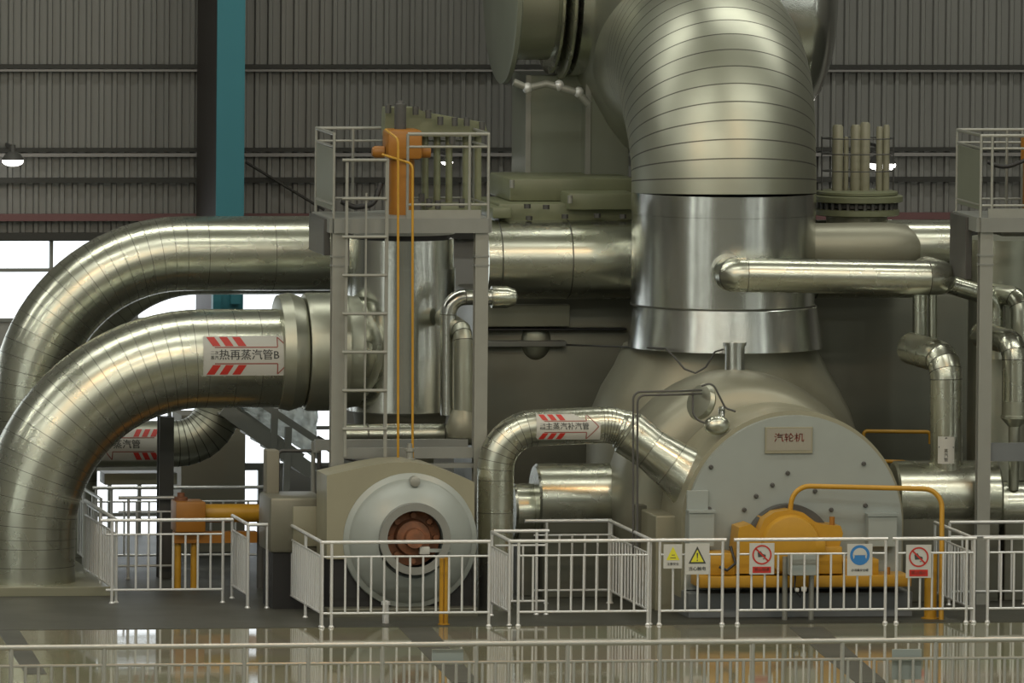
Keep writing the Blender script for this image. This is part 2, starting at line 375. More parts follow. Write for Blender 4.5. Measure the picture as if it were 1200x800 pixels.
# ------------------------------------------------------------ pipe labels
def pipe_label(parent, cx, Y, cz, r, x0, x1, a0, a1, small, big, flip=False, ns=14, stripes=3, tx=None):
    """printed film wrapped on the front of an X-axis pipe; a = degrees from front, + is up"""
    rad = lambda a: math.radians(a)
    L = x1-x0; H = rad(a1-a0)*r; am = rad((a0+a1)/2)
    def o(off):
        def f(u, v):
            a = am+v/r; return Vector((x0+L/2+u, Y-(r+off)*math.cos(a), cz+(r+off)*math.sin(a)))
        return f
    mb = MB(); 
    for i in range(ns):
        v0, v1 = -H/2+H*i/ns, -H/2+H*(i+1)/ns
        flat_poly(mb, [(-L/2, v0), (L/2, v0), (L/2, v1), (-L/2, v1)], o(.006))
    bmesh.ops.remove_doubles(mb.bm, verts=mb.bm.verts, dist=.0005)
    lab = mb.build('pipe_label', 'label', parent, recalc=False)
    lab['label'] = 'white printed film label with red stripes and an arrow'
    mb = MB(); f = o(.009); sw = L*.085; sh = H*.26; sk = -1 if flip else 1
    for k in range(stripes):
        for s_ in (1, -1):
            xa = -L*.40+k*L*.135
            vi, vo = s_*H*.23, s_*H*.47
            xb = xa-L*.055*1.2
            if flip: xa, xb = -xa-sw, -xb-sw
            q = [(xb, vo), (xb+sw, vo), (xa+sw, vi), (xa, vi)]
            if s_ < 0: q = q[::-1]
            mb = MB(); flat_poly(mb, q, f, 5); bmesh.ops.remove_doubles(mb.bm, verts=mb.bm.verts, dist=.0003); mb.build('stripe', 'red', lab, recalc=False, smooth=False)
    mb = MB(); w = .012*max(1, L/1.0)
    e = L*.28; tip = L*.47; h1 = H*.2; h2 = H*.46
    if flip: e, tip = -e, -tip
    sx = -L*.38 if not flip else L*.38
    for sgn in (1, -1):
        flat_line(mb, (sx, sgn*h1), (e, sgn*h1), w, f); flat_line(mb, (e, sgn*h1), (e, sgn*h2), w, f, 4); flat_line(mb, (e, sgn*h2), (tip, 0), w, f, 8)
    mb.build('arrow_outline', 'darkred', lab, recalc=False, smooth=False)
    mb = MB(); hb = H*.27
    c = tx if tx is not None else -L*.02
    flat_text(mb, big, hb*1.0, lambda u, v: f(u+c, v))
    vs, _ = text_polys(big, hb); wbig = max(v.x for v in vs)
    for i, sline in enumerate(small): flat_text(mb, sline, hb*.38, lambda u, v, i=i: f(u+c-wbig-hb*.42, v+hb*(.22-.44*i)))
    mb.build('lettering', 'print', lab, recalc=False, smooth=False)
    return lab
# ------------------------------------------------------------ BIG STEAM PIPES (left)
def px_arc_pipe(name, label, Y, xr, yc, rpx, Rpx, cxpx, base_py, gores, mats, straight_seams, extra=None, right_end=None):
    r = S(rpx, Y); R = S(Rpx, Y)
    cen = P(cxpx, yc, Y); cen = Vector((cen.x, Y, cen.z-R))
    zb = P(cxpx-Rpx, base_py, Y).z
    xr_ = P(xr, yc, Y).x
    pts = [Vector((xr_, Y, cen.z+R))]; beads = []
    for s_ in straight_seams: pts.append(Vector((P(s_, yc, Y).x, Y, cen.z+R))); beads.append(len(pts)-1)
    a = arc(cen.x, cen.z, R, 90, 180, gores, Y)
    for i, p in enumerate(a): pts.append(p); beads.append(len(pts)-1)
    z = a[-1].z-.12
    while z > zb+.1: pts.append(Vector((a[-1].x, Y, z))); beads.append(len(pts)-1); z -= S(22, Y)
    pts.append(Vector((a[-1].x, Y, zb)))
    t = thing(name, label, 'pipe', Vector((a[-1].x, Y, zb)))
    mb = MB(); mb.sweep(pts, r, 56, beads, bead=0, bw=.007); mb.build('pipe_run', mats, t, ang=25)
    return t, cen, r, R, a
# lower pipe with label (front)
Y1 = 5.5
t, cen, r, R, a = px_arc_pipe('steam_pipe', 'fat silver-clad steam pipe with a red striped label, bending down to a slab', Y1, 352, 420, 57.5, 207, 238, 686, 22, ['alu', 'seam'], [300, 270])
x0, x1 = P(230, 412, Y1).x, P(341, 412, Y1).x
pipe_label(t, 0, Y1, cen.z+R, r, x0, x1, -16, 31, ['二次', '蒸汽'], '热再蒸汽管B')
# upper pipe
Y2 = 7.4
t, cen, r, R, a = px_arc_pipe('steam_pipe', 'highest silver-clad steam pipe, bending down at the left edge of the photo', Y2, 392, 297, 43.5, 182, 215, 700, 20, ['alu', 'seam'], [318, 240])
Y3 = 9.4
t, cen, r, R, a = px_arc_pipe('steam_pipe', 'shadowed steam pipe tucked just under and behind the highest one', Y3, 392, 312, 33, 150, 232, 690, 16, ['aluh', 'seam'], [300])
# slab under the front pipe
p = P(-60, 686, 5.5); q = P(125, 686, 5.5); p.z = q.z = P(40, 683, 5.2).z
mb = MB(); mb.bx(p.x-2, q.x, 4.6, 8.6, 0, p.z, bev=.01); tag(mb.build('concrete_slab', 'slab', smooth=False), 'low pale concrete slab under the bending steam pipes', 'slab')
# valve body at the end of the lower pipe
t = thing('stop_valve', 'large dark round stop valve body joined to the labelled fat steam pipe', 'valve', P(370, 490, Y1))
zc = P(370, 412, Y1).z; xa = P(300, 412, Y1).x; k = lambda n: S(n, Y1)
ax = Vector((1, 0, 0)); o = Vector((xa+k(24), Y1, zc))
MB().lathe(o, ax, [(0, k(60)), (k(1), k(66)), (k(14), k(69)), (k(24), k(66)), (k(30), k(63)), (k(32), k(58))], 64).build('flange_ring', 'aluh', t, ang=20)
MB().lathe(o+ax*k(32), ax, [(0, k(67)), (k(4), k(69)), (k(46), k(69)), (k(50), k(66)), (k(64), k(64))], 64).build('valve_casing', ['aluh'], t)
MB().lathe(o+ax*k(96), ax, [(0, k(60)), (k(8), k(55)), (k(20), k(38)), (k(30), k(16)), (k(32), k(0))], 48).build('valve_cap', 'alu', t)
# back label pipe, lower elbow
Y4 = 9.0
r = S(27, Y4)
pts = bend([P(60, 521, Y4), P(257, 519, Y4), P(257, 440, Y4)], S(50, Y4), 9)
t = thing('steam_pipe', 'smaller steam pipe with an upturned elbow and striped label, behind the fat pipe', 'pipe', P(60, 521, Y4))
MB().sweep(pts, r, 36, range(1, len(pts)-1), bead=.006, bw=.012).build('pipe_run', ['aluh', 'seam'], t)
pipe_label(t, 0, Y4, P(150, 520, Y4).z, r*1.0, P(112, 520, Y4).x, P(186, 520, Y4).x, -40, 45, [], '蒸汽管', flip=True, tx=-.05)
mb = MB(); p, q = P(119, 566, Y4+.3), P(204, 552, Y4+.3); mb.bx(p.x, q.x, Y4, Y4+.5, p.z, q.z, bev=.01); tag(mb.build('support_beam', 'beige', smooth=False), 'horizontal beige beam under the smaller striped-label pipe', 'beam')
# dark support post
p = P(193, 692, 7.2); w = S(17, 7.2); mb = MB(); h = P(193, 488, 7.2).z
mb.bx(p.x-w/2, p.x+w/2, 7.1, 7.14, 0, h); mb.bx(p.x-w/2, p.x+w/2, 7.3, 7.34, 0, h); mb.bx(p.x-.02, p.x+.02, 7.14, 7.3, 0, h)
tag(mb.build('support_post', 'dgrey', smooth=False), 'dark steel post standing in front of the smaller striped-label pipe', 'post')
# beige block column behind
p, q = P(212, 600, 11.0), P(288, 486, 11.0); mb = MB(); mb.bx(p.x, q.x, 11.0, 11.9, 0, q.z, bev=.01); tag(mb.build('plastered_pillar', 'plaster', smooth=False), 'plain dark beige pillar behind the upturned pipe elbow', 'pillar')
# ------------------------------------------------------------ header pipe behind duct
Y5 = 7.4
r = S(46, Y5); zc = P(650, 304, Y5).z
t = thing('header_pipe', 'long horizontal olive-silver header pipe running behind the tall duct', 'pipe', Vector((P(577, 304, Y5).x, Y5, zc)))
pts = [Vector((P(x, 304, Y5).x, Y5, zc)) for x in (566, 582, 592, 664, 738, 846, 954, 1070, 1075)]
MB().sweep(pts, r, 56, (1, 3, 4, 6), bead=.008, bw=.016).build('pipe_run', ['alu', 'seam'], t)
zc2 = P(1000, 289, Y5-1.0).z; Yd = 6.0
t = thing('header_pipe', 'horizontal dull pipe with a rounded cap right of the tall duct', 'pipe', Vector((P(955, 289, Yd).x, Yd, zc2)))
x = lambda px: P(px, 289, Yd).x
MB().lathe((x(945), Yd, zc2), (1, 0, 0), [(0, S(30, Yd)), (x(1040)-x(945), S(31, Yd)), (x(1062)-x(945), S(28, Yd)), (x(1075)-x(945), S(19, Yd))], 48).build('pipe_run', ['casing'], t)
MB().lathe((x(1040), Yd+.15, zc2+.02), (1, 0, 0), [(0, S(31, Yd)), (x(1115)-x(1040), S(31, Yd))], 48).build('pipe_cap', 'alu', t)
# ------------------------------------------------------------ LP turbine hood + tall duct
Y6 = 5.6
t = thing('exhaust_duct', 'huge ribbed silver duct rising in the middle of the photo', 'duct', P(847, 405, Y6))
r = S(108, Y6); zc0 = P(847, 357, Y6).z; xc = P(847.5, 300, Y6).x
zt = P(847, 225, Y6).z
mb = MB(); z1 = P(847, 250, Y6).z
mb.lathe((xc, Y6, zc0), (0, 0, 1), [(0, r*1.0), (0, r*1.006), (.02, r*1.006), (.021, r), (z1-zc0, r), (z1-zc0+.004, r*1.004), (z1-zc0+.02, r*1.004), (zt-zc0, r*1.004)], 96, mis=[1, 1, 0, 0, 1, 0, 0])
mb.build('duct_barrel', ['chrome', 'seam'], t)
# elbow leaning back, gores
Rb = S(152, Y6); pts = []; n = 18
for i in range(n+1):
    a_ = math.radians(90)*i/n*1.0
    pts.append(Vector((xc, Y6+Rb*(1-math.cos(a_)), zt+Rb*math.sin(a_))))
pts = [pts[0]-Vector((0, 0, .01))]+pts[1:]+[pts[-1]+Vector((0, 1.2, 0))]
rad = [r*(1.004+.04*max(0, min(1, (i-3)/6))) for i in range(len(pts))]
MB().sweep(pts, r, 96, range(1, n+1), bead=0, bw=.018, radii=rad).build('duct_elbow', ['aluh', 'seam'], t, ang=30)
# reducer collar under
mb = MB(); zb = P(847, 406, Y6).z; d_ = zc0-zb
mb.lathe((xc+S(3, Y6), Y6, zb), (0, 0, 1), [(0, r*1.06), (d_*.98, r*1.0), (d_, r*.99)], 96); mb.build('reducer_collar', 'chrome', t)
# flared hood
t2 = thing('turbine_hood', 'wide flared olive casing under the tall duct', 'casing', P(850, 560, Y6))
def rr_ring(cx, cy, z, hx, hy, rad_, n=64):
    pts = []
    for i in range(n):
        a_ = 2*math.pi*i/n; c, s_ = math.cos(a_), math.sin(a_); e = rad_
        pts.append(Vector((cx+hx*math.copysign(abs(c)**e, c), cy+hy*math.copysign(abs(s_)**e, s_), z)))
    return pts
xl = lambda px, py: P(px, py, Y6).x
mb = MB(); zs = [(405, 738, 958, 1.0, 1.0), (430, 727, 972, .95, 1.08), (455, 712, 985, .9, 1.2), (480, 702, 998, .85, 1.3), (520, 696, 1010, .8, 1.4), (640, 694, 1012, .8, 1.4)]
rs = []
for py, a_, b_, e, dy in zs:
    x0, x1 = xl(a_, py), xl(b_, py); rs.append(rr_ring((x0+x1)/2, Y6+.35, P(850, py, Y6).z, (x1-x0)/2, r*(1+(dy-1)*.25), e))
mb.rings(rs); mb.build('hood_shell', 'casing', t2)
# big dome behind the grey face
Yd = 3.2
t = thing('turbine_casing', 'rounded beige metal casing bulging up behind the grey bearing face', 'casing', P(870, 700, Yd))
r = S(150, Yd); zc = P(872, 587, Yd).z; xc = P(872, 587, Yd).x
MB().lathe((xc, 2.92, zc), (0, 1, 0), [(0, r*.72), (.05, r*.86), (.2, r*.95), (.45, r*.99), (.8, r), (1.2, r), (1.3, r*.97)], 96).build('casing_shell', 'casing', t)
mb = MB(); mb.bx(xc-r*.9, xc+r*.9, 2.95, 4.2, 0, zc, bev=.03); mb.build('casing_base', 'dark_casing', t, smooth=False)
mb = MB(); c = P(861, 405, 4.0); b = P(861, 440, 4.0); mb.cyl(b, c, S(12, 4), 24); mb.lathe(c, (0, 0, 1), [(0, S(14, 4)), (.05, S(14, 4))], 24); mb.build('nozzle_stub', 'chrome', t)
# central dark casing box
t = thing('turbine_casing', 'large dark olive casing block behind the middle pipes', 'casing', P(840, 640, 8.2))
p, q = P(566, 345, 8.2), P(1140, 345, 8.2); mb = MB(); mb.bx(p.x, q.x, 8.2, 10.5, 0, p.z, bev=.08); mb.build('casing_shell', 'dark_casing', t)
for py, h, x_0, x_1, m in ((370, 26, 570, 668, 'casing'), (386, 3, 570, 735, 'black'), (403, 7, 570, 664, 'grey2')):
    p, q = P(x_0, py+h/2, 8.0), P(x_1, py-h/2, 8.0); mb = MB(); mb.bx(p.x, q.x, 8.0, 8.25, p.z, q.z, bev=.01); mb.build('casing_rib', m, t, smooth=False)
mb = MB(); mb.ball(P(628, 400, 8.2), S(18, 8), 1, .35, 1.2); mb.build('foil_reflection_pad', 'aluh', t)  # pad added to imitate a crinkled foil reflection on the casing
# ------------------------------------------------------------ top cross-over assembly with flanges (left of duct)
Yc = 9.3
t = thing('crossover_bellows', 'flanged silver crossover joint with bulging domes behind the duct top', 'duct', P(640, 95, Yc))
zc = P(700, -18, Yc).z; X = lambda px: P(px, 0, Yc).x; k = lambda n: S(n, Yc)
def ring_disc(name, x0, x1, r0, m, bev=4):
    MB().lathe((X(x0), Yc, zc), (1, 0, 0), [(0, k(r0-bev)), (k(2), k(r0)), (X(x1)-X(x0)-k(2), k(r0)), (X(x1)-X(x0), k(r0-bev))], 72).build(name, m, t)
ring_disc('flange', 585, 594, 116, 'green2')
MB().lathe((X(594), Yc, zc), (1, 0, 0), [(0, k(88)), (X(646)-X(594), k(88))], 64).build('pipe_neck', 'aluh', t)
ring_disc('flange', 640, 647, 104, 'alu')
ring_disc('flange', 653, 660, 110, 'alu')
ring_disc('flange', 664, 682, 106, 'chrome', 8)
prof = [(0, k(112)), (k(6), k(122)), (k(14), k(138)), (k(30), k(165)), (k(48), k(188)), (k(66), k(200)), (k(76), k(198)), (k(76), k(190))]
MB().lathe((X(680), Yc, zc), (1, 0, 0), prof, 96).build('dome', 'aluh', t)
# far dome to the right
prof = [(0, k(146)), (k(165), k(148)), (k(182), k(141)), (k(195), k(124)), (k(204), k(100)), (k(210), k(62)), (k(211), 0)]
MB().lathe((X(762), Yc, P(700, -10, Yc).z), (1, 0, 0), prof, 96).build('dome', 'chrome', t)
# tie rods under the joint
pts = [P(602, 96, 8.4), P(618, 103, 8.4), P(640, 98, 8.4), P(676, 108, 8.4), P(690, 122, 8.4)]
mb = MB(); mb.sweep(pts, S(4.5, 8.4), 12); mb.build('tie_rod', 'steel2', t)
mb = MB()
for px, py in ((618, 103), (655, 100), (678, 108)): mb.ball(P(px, py, 8.4), S(6, 8.4), 1, 1, 1.1)
mb.build('rod_nut', 'steel', t)
# rectangular supports
for x0, x1, y0, y1, Y in ((617, 690, 108, 209, 9.4), (687, 738, 118, 226, 9.0)):
    p, q = P(x0, y1, Y), P(x1, y0-20, Y)
    t = thing('duct_enclosure', 'grey-green sheet metal box, the %s of two under the crossover joint' % ('left and smaller' if x0 < 650 else 'right and lower'), 'box', Vector(((p.x+q.x)/2, Y, p.z)))
    mb = MB(); mb.bx(p.x, q.x, Y, Y+1.2, p.z, q.z, bev=.015); mb.build('enclosure_shell', 'green2', t, smooth=False)
    mb = MB(); mb.bx(p.x-.02, p.x+.05, Y-.02, Y+.03, p.z+.02, q.z); mb.build('corner_trim', 'steel2', t, smooth=False)
# stacked green top casing
t = thing('turbine_top_casing', 'stepped green-grey casing top above the header pipe', 'casing', P(660, 258, 7.2))
for x0, x1, y0, y1, Y in ((597, 745, 209, 236, 7.9), (666, 745, 226, 246, 7.3), (584, 745, 238, 262, 7.5), (577, 600, 243, 256, 7.2)):
    p, q = P(x0, y1, Y), P(x1, y0, Y); mb = MB(); mb.bx(p.x, q.x, Y, Y+1.6, p.z, q.z, bev=.03); mb.build('casing_step', 'green', t)
mb = MB()
for i, (px, py) in enumerate(((618, 242), (620, 256), (640, 243), (662, 254), (700, 253), (730, 254))): mb.cyl(P(px, py+2, 7.3), P(px, py-3, 7.3), S(4, 7), 6)
mb.build('casing_bolt', 'dgrey', t, smooth=False)
for px, py, Y in ((600, 215, 7.7), (668, 233, 7.2)):
    mb = MB(); mb.cyl(P(px, py+5, Y), P(px, py-4, Y), S(3, Y), 12); mb.build('lifting_lug', 'steel2', t)
# ------------------------------------------------------------ branch pipes on the right of the duct
Yb = 3.7
t = thing('branch_pipe', 'bright horizontal branch pipe leaving the front of the tall duct', 'pipe', P(850, 320, Yb))
pts = bend([P(850, 313, Yb+1.2), P(856, 322, Yb), P(1104, 326, Yb), P(1104, 326, Yb)+Vector((0, 1.0, 0))], S(17, Yb), 8)
MB().sweep(pts, S(20, Yb), 40, (4, 9, 10), bead=.004, bw=.01).build('pipe_run', ['alu', 'seam'], t)
mb = MB(); pts = bend([P(1102, 330, Yb+1.2), P(1168, 350, Yb+1.2), P(1168, 420, Yb+1.2)], S(20, Yb), 6); mb.sweep(pts, S(11, Yb), 28); mb.build('branch', 'alu', t)
Yv = 3.1
t = thing('riser_pipe', 'upright silver pipe with an arrow label standing behind the yellow handrail', 'pipe', P(1110, 560, Yv))
pts = bend([P(1068, 408, Yv+1.0), P(1109, 420, Yv), P(1109, 590, Yv)], S(26, Yv), 8)
MB().sweep(pts, S(19, Yv), 36, (3, 5, 7, 9), bead=.004, bw=.01).build('pipe_run', ['alu', 'seam'], t)
c = P(1109, 500, Yv); rr = S(19, Yv)
mb = MB(); fo = lambda off: (lambda u, v: Vector((c.x+(rr+off)*math.sin(u/rr), Yv-(rr+off)*math.cos(u/rr), P(1109, 520, Yv).z+v)))
for i in range(8):
    w = S(20, Yv)/8; u = -S(14, Yv)+i*w; flat_poly(mb, [(u, -S(22, Yv)), (u+w, -S(22, Yv)), (u+w, S(10, Yv)), (u, S(10, Yv))], fo(.004))
lab = mb.build('pipe_label', 'label', t, recalc=False); lab['label'] = 'pale label with a printed up arrow'
mb = MB(); cx = -S(4, Yv); q = S(1, Yv)
flat_line(mb, (cx-9*q, -3*q), (cx, 9*q), 1.2*q, fo(.006)); flat_line(mb, (cx+9*q, -3*q), (cx, 9*q), 1.2*q, fo(.006)); flat_line(mb, (cx-9*q, -3*q), (cx+9*q, -3*q), 1.2*q, fo(.006))
for i, ch in enumerate('蒸汽管'): flat_text(mb, ch, 5*q, lambda u, v, i=i: fo(.006)(u+cx, v-(7+5.2*i)*q))
mb.build('arrow_outline', 'print', lab, recalc=False, smooth=False)
t = thing('riser_pipe', 'pair of thin silver risers dropping below the bright branch pipe', 'pipe', P(1085, 400, 4.4))
for px, w in ((1078, 8.5), (1093, 5)):
    mb = MB(); mb.cyl(P(px, 412, 4.9), P(px, 340, 4.9), S(w, 4.9), 24); mb.build('pipe_run', 'alu', t)
t = thing('riser_pipe', 'upright silver pipe narrowing to a thin one at the right edge', 'pipe', P(1186, 575, 3.0))
pts = bend([P(1150, 392, 4.0), P(1189, 402, 3.0), P(1189, 470, 3.0)], S(20, 3), 7)
MB().sweep(pts, S(15, 3), 32, (3, 6, 8), bead=.004, bw=.01).build('pipe_run', ['alu', 'seam'], t)
b = P(1189, 500, 3.0); MB().lathe(P(1189, 470, 3.0), (0, 0, -1), [(0, S(15, 3)), (S(16, 3), S(15, 3)), (S(17, 3), S(16, 3)), (S(20, 3), S(16, 3)), (S(30, 3), S(7, 3)), (S(105, 3), S(6, 3))], 32).build('reducer', 'aluh', t)
t = thing('riser_pipe', 'silver elbow pipe beside the right platform column', 'pipe', P(1200, 400, 3.8))
pts = bend([P(1150, 342, 5.2), P(1196, 348, 4.6), P(1196, 400, 4.6)], S(18, 4), 7); MB().sweep(pts, S(12, 4), 28, (3, 6), bead=.004, bw=.01).build('pipe_run', ['alu', 'seam'], t)
# yellow hand rails on the casing to the right
for a_, b_, Y, lb in (((1012, 505), (1090, 506), 6.6, 'upper'), ((1024, 540), (1062, 541), 5.0, 'lower')):
    mb = MB(); tube(mb, bend([P(a_[0], a_[1]+20, Y), P(*a_, Y), P(*b_, Y), P(b_[0], b_[1]+14, Y)], .05, 4), S(2.2, Y)); tag(mb.build('grab_rail', 'yellow'), '%s short yellow grab rail against the dark casing right of the grey face' % lb, 'rail')
# ------------------------------------------------------------ horizontal oil/steam cylinders at bearing level
def drum(x0, x1, yc, rp, Y, label, m='alu', seams=()):
    zc = P(800, yc, Y).z; X0, X1 = P(x0, yc, Y).x, P(x1, yc, Y).x
    t = thing('drum_casing', label, 'casing', Vector(((X0+X1)/2, Y, 0)))
    r = S(rp, Y); MB().lathe((X0, Y, zc), (1, 0, 0), [(0, r*.93), (.03, r), (X1-X0-.03, r), (X1-X0, r*.93)], 56).build('drum_shell', m, t)
    mb = MB(); mb.bx(X0+.05, X1-.05, Y-r*.85, Y+r*.85, 0, zc-r*.4, bev=.02); mb.build('pedestal', 'dark_casing', t, smooth=False)
drum(626, 770, 585, 43, 4.2, 'wide clad drum between the label pipe and the grey face', 'alu')
drum(600, 628, 598, 33, 4.4, 'narrow clad drum end beside the downcoming label pipe', 'alu')
drum(1046, 1168, 584, 43, 3.2, 'wide clad drum right of the grey bearing face', 'alu')
drum(1168, 1240, 596, 29, 3.2, 'slimmer clad drum at the right edge', 'alu')
# ------------------------------------------------------------ grey bearing face
Yf = 1.3
t = thing('bearing_housing', 'big grey round-topped bearing housing with a nameplate', 'machine', P(931, 727, Yf))
def arch(cx, cy, rp, Y, yb, n=40, flat=None):
    c = P(cx, cy, Y); r = S(rp, Y); zb = P(cx, yb, Y).z
    pts = [(c.x+r, zb)]+[(c.x+r*math.cos(math.pi*i/n), c.z+r*math.sin(math.pi*i/n)) for i in range(n+1)]+[(c.x-r, zb)]
    return pts
MB().prism(arch(931, 615, 129, Yf, 690), Yf, Yf+.12).build('face_plate', 'grey', t)
MB().prism(arch(931, 614, 133, Yf, 700), Yf+.12, Yf+1.6).build('housing_shell', 'beige', t)
p, q = P(800, 727, Yf), P(1062, 690, Yf); mb = MB(); mb.bx(p.x, q.x, Yf-.4, Yf+1.6, 0, q.z, bev=.01); mb.build('plinth', 'plinth', t, smooth=False)
for x0, x1, y0, y1 in ((806, 836, 600, 640), (1016, 1050, 604, 640)):
    p, q = P(x0, y1, Yf-.12), P(x1, y0, Yf-.12); mb = MB(); mb.bx(p.x, q.x, Yf-.2, Yf+.01, p.z, q.z, bev=.008); mb.bx(p.x-.01, q.x+.02, Yf-.22, Yf, q.z, q.z+.03); mb.build('junction_box', 'grey', t, smooth=False)
mb = MB(); p, q = P(806, 602, Yf-.1), P(831, 575, Yf-.1); mb.bx(p.x, q.x, Yf-.05, Yf+.01, p.z, q.z, bev=.005); mb.build('junction_box', 'grey', t, smooth=False)
p, q = P(896, 531, Yf), P(952, 500, Yf); mb = MB(); mb.bx(p.x, q.x, Yf-.03, Yf+.005, p.z, q.z, bev=.004); pl = mb.build('nameplate', 'beige', t, smooth=False); pl['label'] = 'rectangular nameplate with faint red characters'
mb = MB(); mb.bx(p.x+.02, q.x-.02, Yf-.034, Yf-.029, p.z+.04, q.z-.02); mb.build('plate_sheet', 'plate', pl, smooth=False)
mb = MB(); c = P(924, 513, Yf); flat_text(mb, '汽轮机', S(11, Yf), lambda u, v: Vector((c.x+u*1.1, Yf-.037, c.z+v))); mb.build('lettering', 'darkred', pl, recalc=False, smooth=False)
for px, py in ((833, 547), (831, 596), (923, 554), (1012, 543), (905, 568), (886, 581), (872, 597), (974, 597), (1014, 592), (955, 575), (842, 700)):
    c = P(px, py, Yf); mb = MB(); mb.lathe(c+Vector((0, .01, 0)), (0, -1, 0), [(0, .03), (.03, .03), (.035, .02), (.05, .02)], 12); mb.build('face_bolt', 'dgrey', t)
# left shoulder under rim, narrow grey box
p, q = P(768, 690, 1.9), P(800, 604, 1.9); mb = MB(); mb.bx(p.x, q.x, 1.9, 3.0, 0, q.z, bev=.02); mb.build('side_cabinet', 'beige', t, smooth=False)
# ------------------------------------------------------------ yellow bearing
Yy = .75
t = thing('yellow_bearing', 'bright yellow rounded bearing pedestal in front of the grey face', 'machine', P(928, 690, Yy))
pts = [(862, 672), (863, 645), (866, 618), (880, 614), (890, 622), (896, 608), (908, 600), (925, 597), (942, 601), (955, 611), (962, 614), (985, 616), (988, 625), (984, 640), (990, 672)]
MB().prism([(P(x, y, Yy).x, P(x, y, Yy).z) for x, y in pts][::-1], Yy, Yy+.5).build('pedestal_body', 'yellow', t, ang=40)
c = P(922, 640, Yy+.5); MB().lathe((c.x, Yy+.3, c.z), (0, 1, 0), [(0, S(51, Yy)), (.22, S(51, Yy))], 48).build('dark_seal_ring', 'dgrey', t)
c = P(926, 638, Yy); MB().lathe((c.x, Yy-.14, c.z), (0, 1, 0), [(0, S(20, Yy)), (.03, S(33, Yy)), (.16, S(36, Yy))], 40).build('bearing_cap', 'yellow', t)
mb = MB(); c = P(926, 630, Yy); mb.bx(c.x-.02, c.x+.45, Yy-.12, Yy, c.z-.2, c.z-.02, bev=.02); mb.build('clamp_block', 'yellow', t)
for x0, x1, y0, y1, dy in ((818, 1066, 673, 688, -.12), (832, 862, 648, 674, 0), (945, 986, 640, 672, -.06), (986, 1030, 655, 674, 0)):
    p, q = P(x0, y1, Yy), P(x1, y0, Yy); mb = MB(); mb.bx(p.x, q.x, Yy+dy, Yy+.52, p.z, q.z, bev=.012); mb.build('base_rail' if x0 == 818 else 'side_bracket', 'yellow', t)
for px, py in ((834, 668), (975, 611), (880, 640), (1000, 652), (1040, 670)):
    mb = MB(); a_ = P(px, py+5, Yy+.05); mb.cyl(a_, a_+Vector((0, 0, .12)), .035, 6); mb.build('bolt', 'orange', t)
mb = MB(); tube(mb, [P(856, 640, .8), P(862, 660, .7), P(852, 668, .65), P(843, 664, .7)], .02); mb.build('hose', 'black', t)
# control box on two posts
t = thing('control_box', 'small grey control box on two posts before the yellow bearing', 'box', P(935, 730, .35))
p, q = P(925, 674, .35), P(956, 649, .35); mb = MB(); mb.bx(p.x, q.x, .3, .5, p.z, q.z, bev=.008); mb.build('box_body', 'grey', t, smooth=False)
for px in (920, 951):
    mb = MB(); a_ = P(px, 700, .5); mb.cyl((a_.x, .52, 0), (a_.x, .52, P(px, 652, .5).z), S(3.2, 0), 14); mb.build('post', 'steel2', t)
mb = MB(); tube(mb, [P(932, 674, .4), P(931, 690, .35), P(938, 700, .35), P(940, 688, .35)], .012)
mb.build('cable', 'black', t)
mb = MB(); c = P(934, 691, .3); mb.box(c, (.05, .05, .05), bev=.01); c = P(942, 690, .3); mb.box(c, (.07, .05, .06), bev=.01); mb.build('plug', 'white', t)
# yellow tubular rail
t = thing('yellow_pipe', 'thin yellow pipe arching from the bearing over to the floor', 'pipe', P(1103, 728, .5))
mb = MB(); mb.sweep(bend([P(926, 597, .9), P(930, 569, .9), P(1104, 573, .7), P(1103, 732, .4)], S(22, .5), 8), S(3.0, .5), 16); mb.build('pipe_run', 'yellow', t)
mb = MB(); a_ = P(1092, 725, .45); mb.cyl((a_.x, .55, 0), (a_.x, .55, P(1092, 648, .5).z), S(7.5, 0), 20); mb.cyl((a_.x, .55, 0), (a_.x, .55, .02), S(11, 0), 20); mb.build('thick_leg', 'yellow', t)
# conduit over the casing at upper left of face
t = thing('conduit', 'thin dark double conduit bending over the label pipe and beige casing', 'conduit', P(742, 640, 1.2))
for dx, dz in ((0, 0), (5, 4)):
    mb = MB(); tube(mb, bend([P(742+dx, 700, 1.2), P(742+dx, 459+dz, 1.2), P(800, 458+dz, 1.3), P(822, 457+dz, 1.8)], S(9, 1), 5), S(1.3, 1), 8); mb.build('conduit_run', 'dgrey', t)
t = thing('pressure_gauge', 'round gauge valve with cable loops above the grey face', 'gauge', P(835, 500, 1.5))
c = P(825, 472, 1.9); MB().lathe(c, (-.8, -.5, .3), [(0, .22), (.05, .25), (.1, .22), (.12, .1)], 28).build('dial', 'aluh', t)
MB().ball(P(840, 498, 1.5), S(13, 1.5), 1.2, 1, .9).build('valve_bulb', 'alu', t)
mb = MB(); mb.cyl(P(845, 500, 1.6), P(846, 478, 1.8), S(4, 2), 14); mb.build('stem', 'chrome', t)
mb = MB(); tube(mb, bend([P(812, 460, 1.6), P(812, 490, 1.5), P(830, 497, 1.5)], .15, 5), S(1.3, 1), 8); tube(mb, bend([P(822, 452, 1.7), P(835, 448, 1.7), P(850, 478, 1.7), P(862, 482, 1.7)], .1, 5), S(1.2, 1), 8); mb.build('cable_loop', 'dgrey', t)
mb = MB(); tube(mb, [P(664, 404, 7.9), P(780, 408, 4.4), P(790, 418, 4.3), P(802, 432, 4.2), P(815, 437, 4.2), P(827, 430, 4.2), P(838, 412, 4.1), P(848, 409, 4.1)], S(1.2, 4), 8); tag(mb.build('cable', 'dgrey'), 'thin cable sagging across the flared casing below the tall duct', 'cable')
